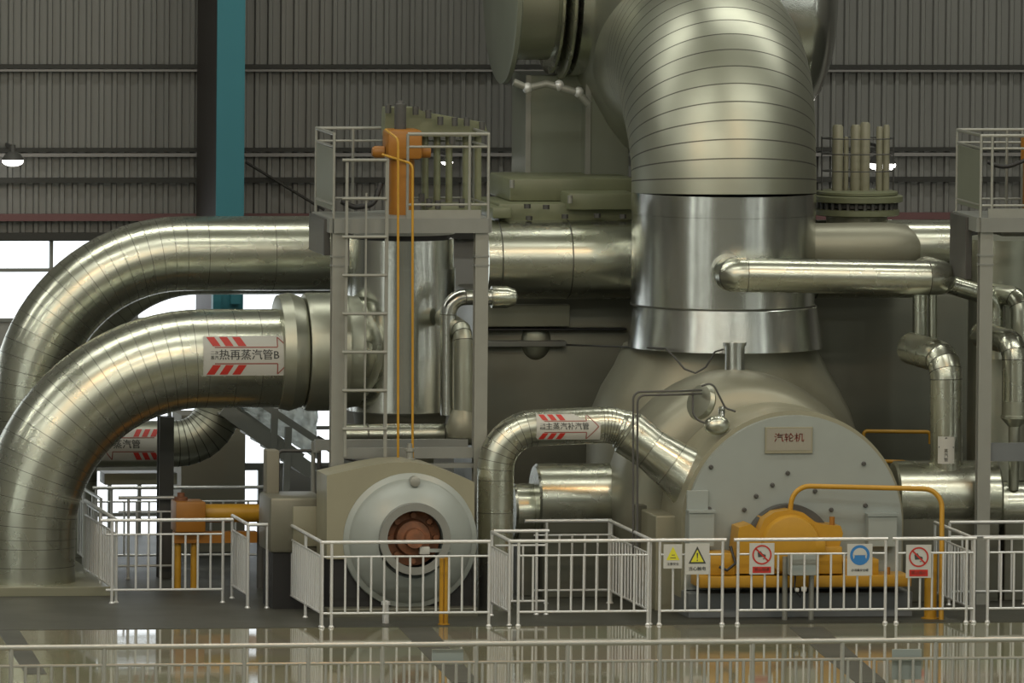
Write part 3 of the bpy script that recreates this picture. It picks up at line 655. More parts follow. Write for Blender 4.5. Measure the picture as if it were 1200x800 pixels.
# ------------------------------------------------------------ label pipe (middle)
Yl = 2.3
t = thing('steam_pipe', 'slim silver pipe with a striped label rising from the floor and turning right', 'pipe', P(582, 728, Yl))
pts = bend([P(580, 721, Yl), P(581, 503, Yl), P(722, 497, Yl), P(812, 562, Yl-.2)], S(48, Yl), 8)
rad = [S(21.5, Yl)]*len(pts); 
for i in range(len(pts)-4, len(pts)): rad[i] = S(24, Yl)
rad[-1] = S(36, Yl); rad[-2] = S(27, Yl)
pts.insert(1, P(580, 600, Yl)); rad.insert(1, rad[0]); pts.insert(2, P(580.5, 562, Yl)); rad.insert(2, rad[0])
pts.insert(-1, pts[-2].lerp(pts[-1], .35)); rad.insert(-1, S(25, Yl)); pts.insert(-1, pts[-2].lerp(pts[-1], .5)); rad.insert(-1, S(29, Yl))
MB().sweep(pts, 1, 44, range(1, len(pts)-1), bead=0, bw=.007, radii=rad).build('pipe_run', ['alu', 'seam'], t, ang=30)
a_ = P(625, 502, Yl); b_ = P(700, 498, Yl)
lab = pipe_label(t, 0, Yl, (a_.z+b_.z)/2, S(21.5, Yl), a_.x, b_.x, -38, 48, ['二号', '机组'], '主蒸汽补汽管')
# ------------------------------------------------------------ left round-faced machine
Yg = 1.6
t = thing('pump_casing', 'beige arched machine casing with a round domed cover and rusty shaft hole', 'machine', P(480, 727, Yg))
out = [(383, 655), (383, 557), (405, 552), (430, 546), (455, 542), (481, 541), (505, 545), (530, 554), (556, 565), (556, 655)]
MB().prism([(P(x, y, Yg).x, max(0, P(x, y, Yg).z)) for x, y in out][::-1], Yg, Yg+.85).build('casing_shell', 'beige', t, ang=30)
p, q = P(386, 727, Yg), P(553, 655, Yg); mb = MB(); mb.bx(p.x, q.x, Yg+.05, Yg+.8, 0, q.z); mb.build('casing_base', 'black', t, smooth=False)
c = P(482, 634, Yg-.1); k = lambda n: S(n, Yg)
MB().lathe((c.x, Yg+.02, c.z), (0, -1, 0), [(0, k(80)), (k(3), k(79)), (k(5), k(75)), (k(6), k(73)), (k(8), k(72)), (k(11), k(69)), (k(18), k(62)), (k(24), k(53)), (k(28), k(46)), (k(30), k(42)), (k(24), k(40)), (k(14), k(36)), (k(5), k(34))], 80, cap1=False, cap0=False).build('domed_cover', 'grey', t, ang=25)
c2 = Vector((c.x, Yg-.35, c.z+k(5)))
MB().lathe((c2.x, Yg-k(38), c2.z), (0, 1, 0), [(0, k(33)), (0, k(42)), (k(20), k(42))], 56, cap0=False, cap1=False).build('collar_ring', 'grey2', t)
mb = MB(); mb.lathe((c2.x, Yg-.1, c2.z), (0, -1, 0), [(0, k(33)), (k(6), k(33)), (k(7), k(22)), (k(16), k(20)), (k(18), k(12)), (k(28), k(11))], 32)
for i in range(8):
    a_ = i*math.pi/4; q = Vector((c2.x+k(27)*math.cos(a_), Yg-.1, c2.z+k(27)*math.sin(a_))); mb.cyl(q, q+Vector((0, -.16, 0)), k(3.6), 6)
mb.build('rusty_coupling', 'rust', t)
mb = MB(); mb.box(Vector((c2.x+k(12), Yg-.32, c2.z-k(14))), (k(12), .1, k(9)), bev=.01); mb.build('sensor_block', 'white', t)
mb = MB(); mb.box(Vector((c2.x+k(30), Yg-.34, c2.z-k(14))), (k(26), .05, k(4))); mb.build('probe_arm', 'grey', t)
mb = MB(); c = P(487, 567, Yg-.2); mb.lathe((c.x, Yg+.0, c.z+.03), (0, -1, 0), [(0, k(6)), (.19, k(6)), (.2, k(3))], 16); mb.build('oil_port', 'steel2', t)
mb = MB(); c = P(462, 600, Yg)
for i in range(3): 
    c = P(467+i*7+(3 if i else 0), 668, Yg); mb.box(Vector((c.x, Yg-.2, c.z)), (k(4), .24, k(3)))
mb.build('latch', 'dgrey', t, smooth=False)
mb = MB(); c = P(480, 541, Yg+.6); mb.lathe(c-Vector((0, 0, .05)), (0, 0, 1), [(0, k(7)), (k(8), k(7)), (k(9), k(4)), (k(16), k(4)), (k(17), k(6)), (k(20), k(6)), (k(21), k(3)), (k(26), k(3))], 20); mb.build('top_vent', 'steel2', t)
# grey slabs under the cover, dark recess
p, q = P(383, 727, Yg-.25), P(560, 690, Yg-.25); mb = MB(); mb.bx(p.x, q.x, Yg-.3, Yg, 0, .12, bev=.01); mb.build('plinth', 'dark_casing', t, smooth=False)
mb = MB(); c = P(452, 715, .5); mb.cyl((c.x, .5, 0), (c.x, .5, S(22, 0)), S(4, 0), 14); mb.lathe((c.x, .5, S(22, 0)), (0, 0, 1), [(0, S(5.5, 0)), (.04, S(5.5, 0)), (.06, .01)], 14); tag(mb.build('bollard', 'steel'), 'small silver bollard standing below the rusty shaft hole', 'bollard')
# short yellow stand pipe
t = thing('yellow_post', 'short yellow twin-tube post standing behind the middle railing', 'post', PZ(520, 731))
for px, yt in ((516.5, 654), (522, 651)):
    b = PZ(px+.5, 732); mb = MB(); mb.cyl(b, (b.x, b.y, P(px, yt, b.y).z), S(2.6, 0), 12); mb.build('tube', 'yellow', t)
mb = MB(); b = PZ(520, 732); mb.cyl(b, b+Vector((0, 0, .015)), S(7, 0), 16); mb.build('foot_plate', 'yellow', t)
# side box left of the casing
p, q = P(317, 727, 2.4), P(396, 583, 2.4)
t = thing('side_cabinet', 'olive box casing left of the arched machine', 'casing', Vector(((p.x+q.x)/2, 2.4, 0)))
mb = MB(); mb.bx(p.x, q.x-.14, 2.5, 3.5, P(350, 648, 2.5).z, q.z, bev=.05); mb2 = MB(); mb2.bx(p.x+.05, q.x-.2, 2.55, 3.4, 0, P(350, 648, 2.5).z); mb2.build('dark_gap_block', 'black', t, smooth=False); mb.build('cabinet_shell', 'casing_d', t)  # black block stands in for the dark open space below the cabinet
mb = MB(); mb.bx(p.x+.3, q.x-.17, 2.47, 2.52, P(350, 640, 2.5).z, q.z-.12, bev=.01); mb.build('cabinet_door', 'beige', t)
p, q = P(331, 585, 3.6), P(347, 545, 3.6); mb = MB(); p = P(311, 590, 3.3); q = P(326, 527, 3.3); mb.bx(p.x, q.x, 3.2, 3.5, p.z, q.z, bev=.01); mb.build('cabinet_pillar', 'plaster', t)
# ------------------------------------------------------------ orange tube with yellow legs (far left)
Yo = 5.6
t = thing('orange_tank', 'orange horizontal tube frame on yellow legs behind the left railing', 'tank', P(255, 715, Yo))
p, q = P(238, 612, Yo), P(310, 590, Yo); r = (q.z-p.z)/2
MB().lathe((p.x, Yo, (p.z+q.z)/2), (1, 0, 0), [(0, r*.9), (.03, r), (q.x-p.x-.03, r), (q.x-p.x, r*.9)], 28).build('tank_shell', 'yellow', t)
p, q = P(203, 622, Yo), P(238, 586, Yo); mb = MB(); mb.bx(p.x, q.x, Yo-.25, Yo+.25, p.z, q.z, bev=.02); mb.build('end_block', 'orange', t)
mb = MB(); c = P(212, 585, Yo); mb.lathe(c-Vector((0, 0, .03)), (0, 0, 1), [(0, .09), (.06, .09), (.07, .05), (.12, .05)], 14); mb.build('filler_cap', 'rust', t)
p, q = P(203, 640, Yo), P(300, 622, Yo); mb = MB(); mb.bx(p.x, q.x, Yo-.1, Yo+.1, p.z+.05, q.z); mb.build('cross_beam', 'orange', t, smooth=False)
for px in (208, 227):
    b = P(px, 700, Yo); mb = MB(); mb.cyl((b.x, Yo, 0), (b.x, Yo, P(px, 618, Yo).z), S(4, Yo), 14); mb.build('leg', 'yellow', t)
for px in (305,):
    b = P(px, 700, Yo); mb = MB(); mb.cyl((b.x, Yo, 0), (b.x, Yo, P(px, 586, Yo).z), S(4.5, Yo), 14); mb.build('leg', 'dgrey', t)
# ------------------------------------------------------------ stairs with plastic sheet
Ys = 8.4
t = thing('staircase', 'grey steel staircase descending to the right behind the arched machine', 'stairs', P(380, 600, Ys))
mb = MB(); mb.bar(P(262, 478, Ys), P(366, 553, Ys), .06, .2); mb.build('stringer', 'grey2', t, smooth=False)
mb = MB(); mb.bar(P(276, 484, Ys+.9), P(352, 539, Ys+.9), .06, .2); mb.build('stringer', 'grey2', t, smooth=False)
for i in range(9):
    q = i/8; a_ = P(268+q*94, 485+q*68, Ys); mb = MB(); mb.bx(a_.x-.12, a_.x+.12, Ys, Ys+.9, a_.z-.015, a_.z+.015); mb.build('tread', 'steel2', t, smooth=False)
mb = MB(); mb.bar(P(275, 452, Ys), P(420, 548, Ys), .07, .09); mb.build('handrail', 'grey2', t, smooth=False)
for px, y0, y1 in ((316, 560, 478), (332, 600, 500)):
    mb = MB(); a_ = P(px, y0, Ys); b_ = P(px+6, y1, Ys); mb.bar((a_.x, Ys, 0), b_, .09, .09); mb.build('baluster', 'grey2', t, smooth=False)
# plastic sheet, crumpled surface with real folds
mb = MB(); nx, nz_ = 26, 16; g = []
for i in range(nx+1):
    row = []
    for j in range(nz_+1):
        u, v = i/nx, j/nz_; a_ = P(276+96*u, 470+(8+52*u+0)*(v)+8*u, 12.6)
        row.append(mb.bm.verts.new(a_+Vector((0, .09*math.sin(u*31+v*4)+.05*math.sin(u*67+v*9)+.03*math.sin(v*21), 0))))
    g.append(row)
for i in range(nx):
    for j in range(nz_): mb.face([g[i][j], g[i+1][j], g[i+1][j+1], g[i][j+1]])
o = mb.build('plastic_sheet', 'plastic', recalc=False); sm = o.modifiers.new('thick', 'SOLIDIFY'); sm.thickness = .01
tag(o, 'crumpled pale plastic sheet hung above the staircase', 'sheet')
# handrail frame near stairs
t = thing('stair_gate', 'thin dark rail frame at the foot of the staircase', 'railing', P(350, 590, 4.6))
mb = MB(); tube(mb, bend([P(326, 580, 4.6), P(326, 528, 4.6), P(374, 528, 4.6)], .06, 4), S(2, 4.6)); mb.build('rail', 'dgrey', t)
for px in (367, 374):
    mb = MB(); mb.cyl(P(px, 590, 4.6), P(px, 520, 4.6), S(2.6, 4.6), 12); mb.build('post', 'steel2' if px == 367 else 'dgrey', t)
mb = MB(); mb.cyl(P(370, 530, 4.6), P(370, 517, 4.6), S(5, 4.6), 14); mb.build('lamp_head', 'grey2', t)
mb = MB(); tube(mb, [P(372, 511, 4.6), P(388, 520, 4.5), P(404, 537, 4.2), P(430, 543, 3.9), P(462, 533, 3.8)], S(1.4, 4)); mb.build('cable', 'black', t)
# white bracket glints: small rail stubs
# ------------------------------------------------------------ PLATFORM TOWERS
def tower(label, xl, xr, Yn, Yf_, yfl, cols, mirror=False, right_open=False):
    """xl/xr: near-plane left/right pixels, yfl: near floor-edge pixel"""
    A = P(xl, yfl, Yn); B = P(xr, yfl, Yn); zf = A.z; X0, X1 = A.x, B.x
    t = thing('platform_tower', label, 'platform', Vector(((X0+X1)/2, (Yn+Yf_)/2, 0)))
    # deck
    mb = MB(); mb.bx(X0, X1, Yn, Yf_, zf-.03, zf); mb.build('deck', 'grey2', t, smooth=False)
    h = .15
    for x0, x1, y0, y1 in ((X0, X1, Yn-.05, Yn), (X0, X1, Yf_, Yf_+.05), (X0-.05, X0, Yn, Yf_), (X1, X1+.05, Yn, Yf_)):
        mb = MB(); mb.bx(x0, x1, y0, y1, zf-h-.04, zf); mb.build('edge_beam', 'grey2', t, smooth=False)
    for px in cols:
        for Y in (Yn+.08,):
            x = P(px, 400, Yn).x; w = S(15.5, Yn)/2
            mb = MB(); mb.bx(x-w, x+w, Y-.08, Y-.066, 0, zf-.03); mb.bx(x-w, x+w, Y+.066, Y+.08, 0, zf-.03); mb.bx(x-.008, x+.008, Y-.066, Y+.066, 0, zf-.03)
            mb.build('column', 'steel2', t, smooth=False)
            mb = MB()
            for zz in (zf-.5, zf-.62): mb.bx(x-w-.01, x+w+.01, Y-.09, Y+.09, zz-.012, zz+.012)
            mb.build('splice_plate', 'grey2', t, smooth=False)
    return t, X0, X1, zf
def railing_parts(t, pts, z0, z1, mids, posts, m='steel2', r=.02, closed=False):
    pts = [Vector(p) for p in pts]
    for z, rr, nm in [(z1, r*1.15, 'top_rail')]+[(q, r*.8, 'middle_rail') for q in mids]:
        mb = MB(); mb.sweep([Vector((p.x, p.y, z)) for p in pts], rr, 10); mb.build(nm, m, t)
    for p in posts:
        mb = MB(); mb.cyl((p[0], p[1], z0), (p[0], p[1], z1), r, 10); mb.build('post', m, t)
# left tower
Yn, Yr = 2.6, 4.1
t, X0, X1, zf = tower('left steel access platform on columns with rails and a ladder', 391, 572, Yn, Yr, 256, (396.5, 564))
zt = P(480, 157, Yn).z; zm = P(480, 172, Yn).z; xg = P(478, 160, Yn).x
railing_parts(t, [(X0, Yn, 0), (X0, Yr, 0), (X1, Yr, 0), (X1, Yn, 0), (xg, Yn, 0)], zf, zt, [zm, zf+.18], [(X0, Yn), (X0, Yr), (X1, Yn), (X1, Yr), (xg, Yn), (P(552, 1, Yn).x, Yn), (P(556, 1, Yr).x, Yr), (P(415, 1, Yr).x, Yr), (P(500, 1, Yr).x, Yr)])
mb = MB(); mb.bx(xg, X1-.1, Yn-.02, Yn+.01, zf, zf+.11); mb.build('toe_board', 'steel2', t, smooth=False)
p = P(480, 531, Yn); mb = MB(); mb.bx(X0+.03, X1-.03, Yn+.03, Yn+.12, p.z-.07, p.z+.07); mb.build('lower_beam', 'grey2', t, smooth=False)
mb = MB(); mb.bx(X0, X1, Yr-.1, Yr, p.z-.07, p.z+.07); mb.build('lower_beam', 'grey2', t, smooth=False)
p = P(480, 546, Yn); mb = MB(); mb.bx(X0+.03, X1-.03, Yn+.03, Yn+.09, p.z-.03, p.z+.03); mb.build('lower_beam', 'grey2', t, smooth=False)
mb = MB(); mb.bx(X0-.09, X0-.0, Yn+.25, Yr, zf-.5, zf-.02, bev=.01); mb.build('shaded_beam_side', 'dgrey', t, smooth=False)  # dark slab standing in for the shadowed left face of the platform
mb = MB(); mb.bx(X0, X0+.02, Yn+.08, Yr-.05, zf+.1, zm-.03); mb.build('side_panel', 'green2', t, smooth=False)
zdeck = zf
# ladder
lt = thing('access_ladder', 'caged steel ladder on the front of the left platform', 'ladder', P(428, 540, Yn-.1))
for px, w, y1 in ((404, 3.2, 190), (427, 2.0, 226), (451, 4.0, 186)):
    mb = MB(); a_, b_ = P(px, 535 if px != 427 else 500, Yn-.12), P(px, y1, Yn-.12); w = S(w, Yn)/2
    mb.bx(a_.x-w, a_.x+w, Yn-.14, Yn-.11, a_.z, b_.z); mb.build('stile', 'steel2', lt, smooth=False)
for i in range(8):
    y = 187.5+45*i; a_, b_ = P(401, y, Yn-.14), P(453, y, Yn-.14); mb = MB(); mb.cyl((a_.x, Yn-.15, a_.z), (b_.x, Yn-.15, a_.z), S(1.9, Yn), 10); mb.build('rung', 'steel2', lt)
# yellow safety tubes
yt = thing('yellow_handhold', 'pair of long thin yellow tubes running down in front of the left platform', 'rail', P(474, 545, Yn-.3))
for px, y1, hx, hy in ((466.5, 163, 452, 152), (483.5, 192, 448, 181)):
    mb = MB(); tube(mb, bend([P(hx, hy, Yn+.1), P(px, y1, Yn-.25), P(px, 548, Yn-.25)], S(8, Yn), 4), S(1.5, Yn), 10); mb.build('tube', 'yellow', yt)
# vessel behind
Yv = 5.9
t = thing('valve_vessel', 'shiny upright cylindrical valve vessel behind the left platform ladder', 'vessel', P(470, 500, Yv))
c = P(469, 480, Yv); ztop = P(469, 279, Yv).z; zmid = P(469, 313, Yv).z; k = lambda n: S(n, Yv)
MB().lathe((c.x, Yv, c.z), (0, 0, 1), [(0, k(63)), (zmid-c.z, k(63)), (zmid-c.z+.002, k(61)), (ztop-c.z, k(61))], 72).build('vessel_shell', 'chrome', t)
MB().lathe((c.x, Yv, ztop), (0, 0, 1), [(0, k(56)), (k(6), k(56))], 48).build('vessel_gap', 'black', t)
MB().lathe((c.x, Yv, ztop+k(6)), (0, 0, 1), [(0, k(62)), (k(14), k(62)), (k(15), k(50)), (k(24), k(48))], 48).build('top_flange', 'grey2', t)
MB().lathe((c.x, Yv, c.z), (0, 0, -1), [(0, k(60)), (k(2), k(60)), (k(2.2), k(55)), (k(20), k(52)), (k(35), k(40)), (c.z, k(38))], 48).build('vessel_skirt', 'dark_casing', t)
# actuator + studs on the platform
Ya = 3.5
t = thing('valve_actuator', 'orange valve actuator with a grey motor on the left platform', 'valve', P(468, 250, Ya))
k = lambda n: S(n, Ya); c = P(470, 250, Ya); c.z = zdeck
MB().lathe((c.x, Ya, c.z), (0, 0, 1), [(0, k(15)), (k(66), k(15)), (k(68), k(20))], 32).build('lower_barrel', 'orange', t)
p, q = P(451, 186, Ya), P(492, 151, Ya); mb = MB(); mb.bx(p.x, q.x, Ya-.24, Ya+.24, p.z, q.z, bev=.05); mb.build('gear_housing', 'orange', t)
for px, py in ((443, 178), (497, 178)): mb = MB(); c2 = P(px, py, Ya); mb.lathe(c2-Vector((k(7), 0, 0)), (1, 0, 0), [(0, k(5)), (k(3), k(7)), (k(14), k(7))], 20); mb.build('side_boss', 'orange', t)
c2 = P(469, 152, Ya); MB().lathe(c2, (0, 0, 1), [(0, k(7)), (k(30), k(7)), (k(31), k(5)), (k(34), k(4))], 24).build('motor', 'dgrey', t)
t = thing('valve_yoke', 'green-grey bolted valve yoke plates behind the orange actuator', 'valve', P(520, 255, 3.9))
Yk = 3.75
MB().prism([(P(x, y, Yk).x, P(x, y, Yk).z) for x, y in ((451, 150), (452, 126), (486, 126), (500, 132), (568, 144), (572, 156), (560, 160), (452, 160))][::-1], Yk, Yk+.3).build('yoke_plate', 'green', t)
for px in (498, 512, 526, 546, 560):
    mb = MB(); mb.cyl(P(px, 250, Yk+.2), P(px, 152, Yk+.2), S(4.2, Yk), 14)
    mb.build('stud', 'green', t)
for px, py in ((455, 128), (487, 130), (502, 134), (516, 142), (533, 143), (547, 143), (565, 148), (530, 165), (500, 176), (494, 232), (503, 238), (513, 240), (541, 238)):
    mb = MB(); a_ = P(px, py, Yk-.1); mb.cyl(a_-Vector((0, 0, .05)), a_+Vector((0, 0, .06)), S(3.6, Yk), 6); mb.build('nut', 'dgrey', t, smooth=False)
mb = MB(); p, q = P(500, 250, Yk), P(560, 238, Yk); mb.bx(p.x, q.x, Yk-.1, Yk+.3, zdeck, q.z, bev=.02); mb.build('base_flange', 'green', t)
mb = MB(); tube(mb, bend([P(446, 215, 3.4), P(438, 240, 3.3), P(415, 243, 3.3), P(400, 236, 3.3)], .15, 6), S(3.2, 3)); tag(mb.build('hose', 'black'), 'black hose looping on the left platform beside the orange actuator', 'hose')
# pipes right of the vessel
t = thing('drain_pipe', 'polished drain pipe dropping in front of the shiny vessel, its stub pointing right', 'pipe', P(525, 490, 4.6))
pts = bend([P(600, 348, 4.5), P(525, 348, 4.5), P(525, 486, 4.5)], S(20, 4.5), 6)
MB().sweep(pts, S(9.5, 4.5), 28, (1, 7), bead=.004, bw=.01).build('pipe_run', ['chrome', 'seam'], t)
c = P(576, 348, 4.5); MB().lathe(c, (1, 0, 0), [(0, S(13, 4.5)), (S(18, 4.5), S(13, 4.5)), (S(28, 4.5), S(9, 4.5)), (S(31, 4.5), S(3, 4.5))], 28).build('end_cap', 'alu', t)
t = thing('drain_pipe', 'dull beige-silver drain pipe with an elbow next to the right platform column', 'pipe', P(545, 505, 4.2))
pts = bend([P(520, 372, 5.2), P(543, 388, 4.2), P(543, 508, 4.2)], S(16, 4.2), 6)
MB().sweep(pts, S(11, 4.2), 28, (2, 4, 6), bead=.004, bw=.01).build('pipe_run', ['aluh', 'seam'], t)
MB().lathe(P(541, 512, 4.2), (0, 0, 1), [(0, S(16, 4)), (S(12, 4), S(19, 4)), (S(26, 4), S(14, 4)), (S(32, 4), S(11, 4))], 28).build('bulb', 'casing', t)
mb = MB(); 
t = thing('drain_pipe', 'horizontal silver pipe low behind the left platform ladder', 'pipe', P(470, 520, 4.6))
MB().sweep([P(404, 509, 4.6), P(430, 509, 4.6), P(520, 509, 4.6), P(560, 509, 4.6)], S(12.5, 4.6), 28, (1, 2), bead=.01, bw=.02).build('pipe_run', ['alu', 'seam'], t)
mb = MB(); mb.box(P(560, 288, 4.3), (.22, .2, .32), bev=.02); mb.bm.free()
# right tower
Yn2, Yr2 = 2.4, 3.9
t, X0, X1, zf = tower('right steel access platform cut by the photo edge', 1149, 1290, Yn2, Yr2, 255, (1155, 1280))
zt = P(1160, 159, Yn2).z; zm = P(1160, 174, Yn2).z
railing_parts(t, [(X1, Yn2, 0), (X0, Yn2, 0), (X0, Yr2, 0), (X1, Yr2, 0)], zf, zt, [zm, zf+.16], [(X0, Yn2), (X0, Yr2), (P(1165, 1, Yn2).x, Yn2), (P(1182, 1, Yr2).x, Yr2), (P(1240, 1, Yn2).x, Yn2), (X1, Yn2), (P(1200, 1, Yr2).x, Yr2)])
mb = MB(); mb.bx(X0, X0+.02, Yn2+.08, Yr2-.05, zf+.1, zm-.03); mb.build('side_panel', 'green2', t, smooth=False)
mb = MB(); mb.bx(X0+.1, X1, Yn2-.02, Yn2+.01, zf, zf+.12); mb.build('toe_board', 'steel2', t, smooth=False)
p = P(1180, 530, Yn2); mb = MB(); mb.bx(X0+.12, X1-.03, Yn2+.03, Yn2+.15, p.z-.12, p.z+.12); mb.build('lower_beam', 'plinth', t, smooth=False)
mb = MB(); mb.bx(X0-.09, X0-.0, Yn2+.5, Yr2, zf-.85, zf-.02, bev=.01); mb.build('shaded_beam_side', 'dgrey', t, smooth=False)  # same dark slab for this platform's shadowed left face
mb = MB(); tube(mb, bend([P(1158, 190, 3.4), P(1176, 198, 3.3), P(1205, 186, 3.3)], .3, 6), S(2.4, 3)); mb2 = tag(mb.build('hose', 'black'), 'black hose sagging above the right platform', 'hose')
c = P(1212, 255, 3.4); mb = MB(); mb.lathe(c, (0, 0, 1), [(0, S(14, 3)), (S(66, 3), S(14, 3)), (S(67, 3), S(17, 3)), (S(95, 3), S(17, 3))], 28); tag(mb.build('valve_actuator', 'orange'), 'orange valve actuator just entering at the right photo edge', 'valve')
Yv = 5.6; c = P(1172, 560, Yv); k = lambda n: S(n, Yv)
MBv = MB(); MBv.lathe((c.x, Yv, c.z), (0, 0, 1), [(-c.z, k(30)), (-.01, k(30)), (0, k(40)), (P(1, 352, Yv).z-c.z, k(40)), (P(1, 350, Yv).z-c.z, k(44)), (P(1, 282, Yv).z-c.z, k(44)), (P(1, 279, Yv).z-c.z, k(36))], 56)
tag(MBv.build('valve_vessel', 'aluh', origin=Vector((c.x, Yv, 0))), 'dark upright vessel behind the right platform column', 'vessel')
mb = MB(); mb.box(P(1190, 268, 3.9), (.5, .4, .18), bev=.04); mb.cyl(P(1160, 270, 3.9), P(1215, 262, 3.9), .06, 12); tag(mb.build('valve_linkage', 'grey2'), 'grey linkage block under the right platform deck', 'valve')
# ------------------------------------------------------------ stud bank valve behind (right of duct)
Yq = 7.2
t = thing('bolted_valve_cover', 'round bolted flange with tall beige upright studs right of the duct', 'valve', P(1005, 255, Yq))
c = P(1004, 252, Yq); k = lambda n: S(n, Yq)
for dz, h, r_, m in ((0, 8, 50, 'green'), (9, 6, 44, 'dgrey'), (16, 8, 54, 'green'), (24, 5, 48, 'green')):
    MB().lathe(c+Vector((0, 0, k(dz))), (0, 0, 1), [(0, k(r_-2)), (k(1), k(r_)), (k(h-1), k(r_)), (k(h), k(r_-2))], 48).build('flange', m, t)
MB().lathe(c+Vector((0, 0, -k(30))), (0, 0, 1), [(0, k(36)), (k(31), k(36))], 40).build('neck', 'casing', t)
for px, w, y1 in ((981, 6.5, 146), (1002, 6, 146), (1013, 6, 143), (1030, 4, 148), (1038, 4, 146), (991, 3, 160)):
    mb = MB(); a_ = P(px, 228, Yq); b_ = P(px, y1, Yq); mb.lathe(a_, (0, 0, 1), [(0, k(w)), (b_.z-a_.z-k(3), k(w)), (b_.z-a_.z, k(w*.7))], 20); mb.build('stud', 'beige', t)
for i in range(14):
    a_ = math.pi*(1.02+i/14*.96); q = c+Vector((k(46)*math.cos(a_), k(46)*math.sin(a_), k(4))); mb = MB(); mb.cyl(q, q+Vector((0, 0, k(14))), k(2.4), 6); mb.build('bolt', 'dgrey', t, smooth=False)
for z in (162, 180, 200):
    mb = MB(); cc = P(1005, z, Yq); rr = k(42); mb.sweep([cc+Vector((rr*math.cos(u*math.pi/12), rr*.6*math.sin(u*math.pi/12), 0)) for u in range(0, 24)]+[cc+Vector((rr, 0, 0))], k(.8), 6); mb.build('guard_hoop', 'dgrey', t)
for px in (963, 1047):
    mb = MB(); mb.cyl(P(px, 225, Yq), P(px, 160, Yq), k(.9), 8); mb.build('guard_post', 'dgrey', t)
# ------------------------------------------------------------ RAILINGS on the floor
def fence(label, A, B, posts, pickets, zt, zs, zb, rail_ext=(0, 0), r=.019, group=None, m='steel', name='railing'):
    """A,B: world (x,y); posts/pickets: fractions along A-B"""
    A, B = Vector((*A, 0)), Vector((*B, 0)); d = B-A; u = d.normalized()
    t = thing(name, label, 'railing', (A+B)/2, group or ('railings round the machines' if name == 'railing' else None))
    mb = MB(); mb.cyl(A-u*rail_ext[0]+Vector((0, 0, zt)), B+u*rail_ext[1]+Vector((0, 0, zt)), r*1.25, 14); mb.build('top_rail', m, t)
    if zs:
        mb = MB(); mb.cyl(A+Vector((0, 0, zs)), B+Vector((0, 0, zs)), r*.72, 10); mb.build('middle_rail', m, t)
    if zb:
        mb = MB(); mb.cyl(A+Vector((0, 0, zb)), B+Vector((0, 0, zb)), r*.85, 10); mb.build('bottom_rail', m, t)
    pm = None
    for f in posts:
        p = A+d*f; q = ORG[t.name]
        if pm is None:
            mb = MB(); mb.cyl(q, q+Vector((0, 0, zt)), r*1.05, 14); mb.lathe(q, (0, 0, 1), [(0, r*1.9), (.012, r*1.9), (.03, r*1.2)], 14); o = mb.build('post', m, t); pm = o
        else: o = pm.copy(); COL.objects.link(o)
        o.location = p-q
    pm = None
    for f in pickets:
        p = A+d*f; q = ORG[t.name]
        if pm is None:
            mb = MB(); mb.cyl(q+Vector((0, 0, zb)), q+Vector((0, 0, zs)), r*.8, 10); o = mb.build('picket', m, t); pm = o
        else: o = pm.copy(); COL.objects.link(o)
        o.location = p-q
    return t
ZT = P(600, 634, 0).z; ZS = P(600, 651, 0).z; ZB = P(600, 717, 0).z
def frow(label, Y, x0, x1, posts, pickets, zt=ZT, zs=ZS, zb=ZB, **kw):
    py = 690; a_, b_ = P(x0, py, Y).x, P(x1, py, Y).x
    fr = lambda px: (P(px, py, Y).x-a_)/(b_-a_)
    return fence(label, (a_, Y), (b_, Y), [fr(p) for p in posts], [fr(p) for p in pickets], zt, zs, zb, **kw)
def fcol(label, px, py, Y0, Y1, n, posts=(0, 1), zt=ZT, **kw):
    x = P(px, py, Y0).x
    return fence(label, (x, Y0), (x, Y1), posts, [(i+.5)/n for i in range(n)], zt, ZS, ZB, **kw)
rng = lambda a_, b_, st: [a_+st*i for i in range(int((b_-a_)/st)+1)]
frow('steel railing in front of the rusty shaft hole', 0, 376, 574, [377.5, 388.5, 573], [404.5+15.2*i for i in range(11)])
fcol('steel side railing at the left end before the arched machine', 376.5, 690, 0.05, 2.65, 15, (0, .5, 1), m='steel')
fcol('short steel side railing left of the gap by the slim pipe', 597, 690, .05, 1.4, 8, (0, 1))
frow('steel railing between the slim label pipe and the warning signs', 0, 606, 760, [607.5, 759.5], [624.5]+[639.5+14.8*i for i in range(8)], rail_ext=(.1, 0))
frow('short steel railing section carrying the two yellow triangle signs', 0, 772, 847, [773, 846.5], [788.5, 803, 817.5, 831], rail_ext=(.13, .04))
frow('steel railing section carrying the blue sign and one red-barred sign', 0, 864, 1038, [864.5, 1037.5], [880.5+15.5*i for i in range(10)], rail_ext=(.05, .02))
frow('steel railing section carrying the rightmost prohibition sign', 0, 1050, 1142, [1050.5, 1132.5, 1141.5], [1065, 1078, 1092, 1105, 1118], rail_ext=(.05, .02))
frow('steel railing at the right edge past the yellow pipe', 0, 1157, 1300, [1157.5, 1250], [1173+15*i for i in range(8) if abs(1173+15*i-1250) > 5], rail_ext=(.06, 0))
fcol('steel side railing right of the thick yellow leg', 1139, 690, .06, 2.4, 12, (0, 1))
fcol('steel side railing right of the short railing bay', 762, 690, .06, 3.0, 14, (0, 1))
frow('short steel railing set back behind the gap by the slim pipe', 1.5, 580, 641, [628.5, 640], [600, 612.5], rail_ext=(.02, .02))
frow('set-back steel railing in front of the wide clad drum', 3.0, 625, 716, [640, 716], [655+15*i for i in range(4)], rail_ext=(.12, .0))
# far right behind
frow('set-back steel railing behind the right edge', 2.4, 1112, 1260, [1112, 1200], [1127+14.5*i for i in range(5)], rail_ext=(.0, .0))
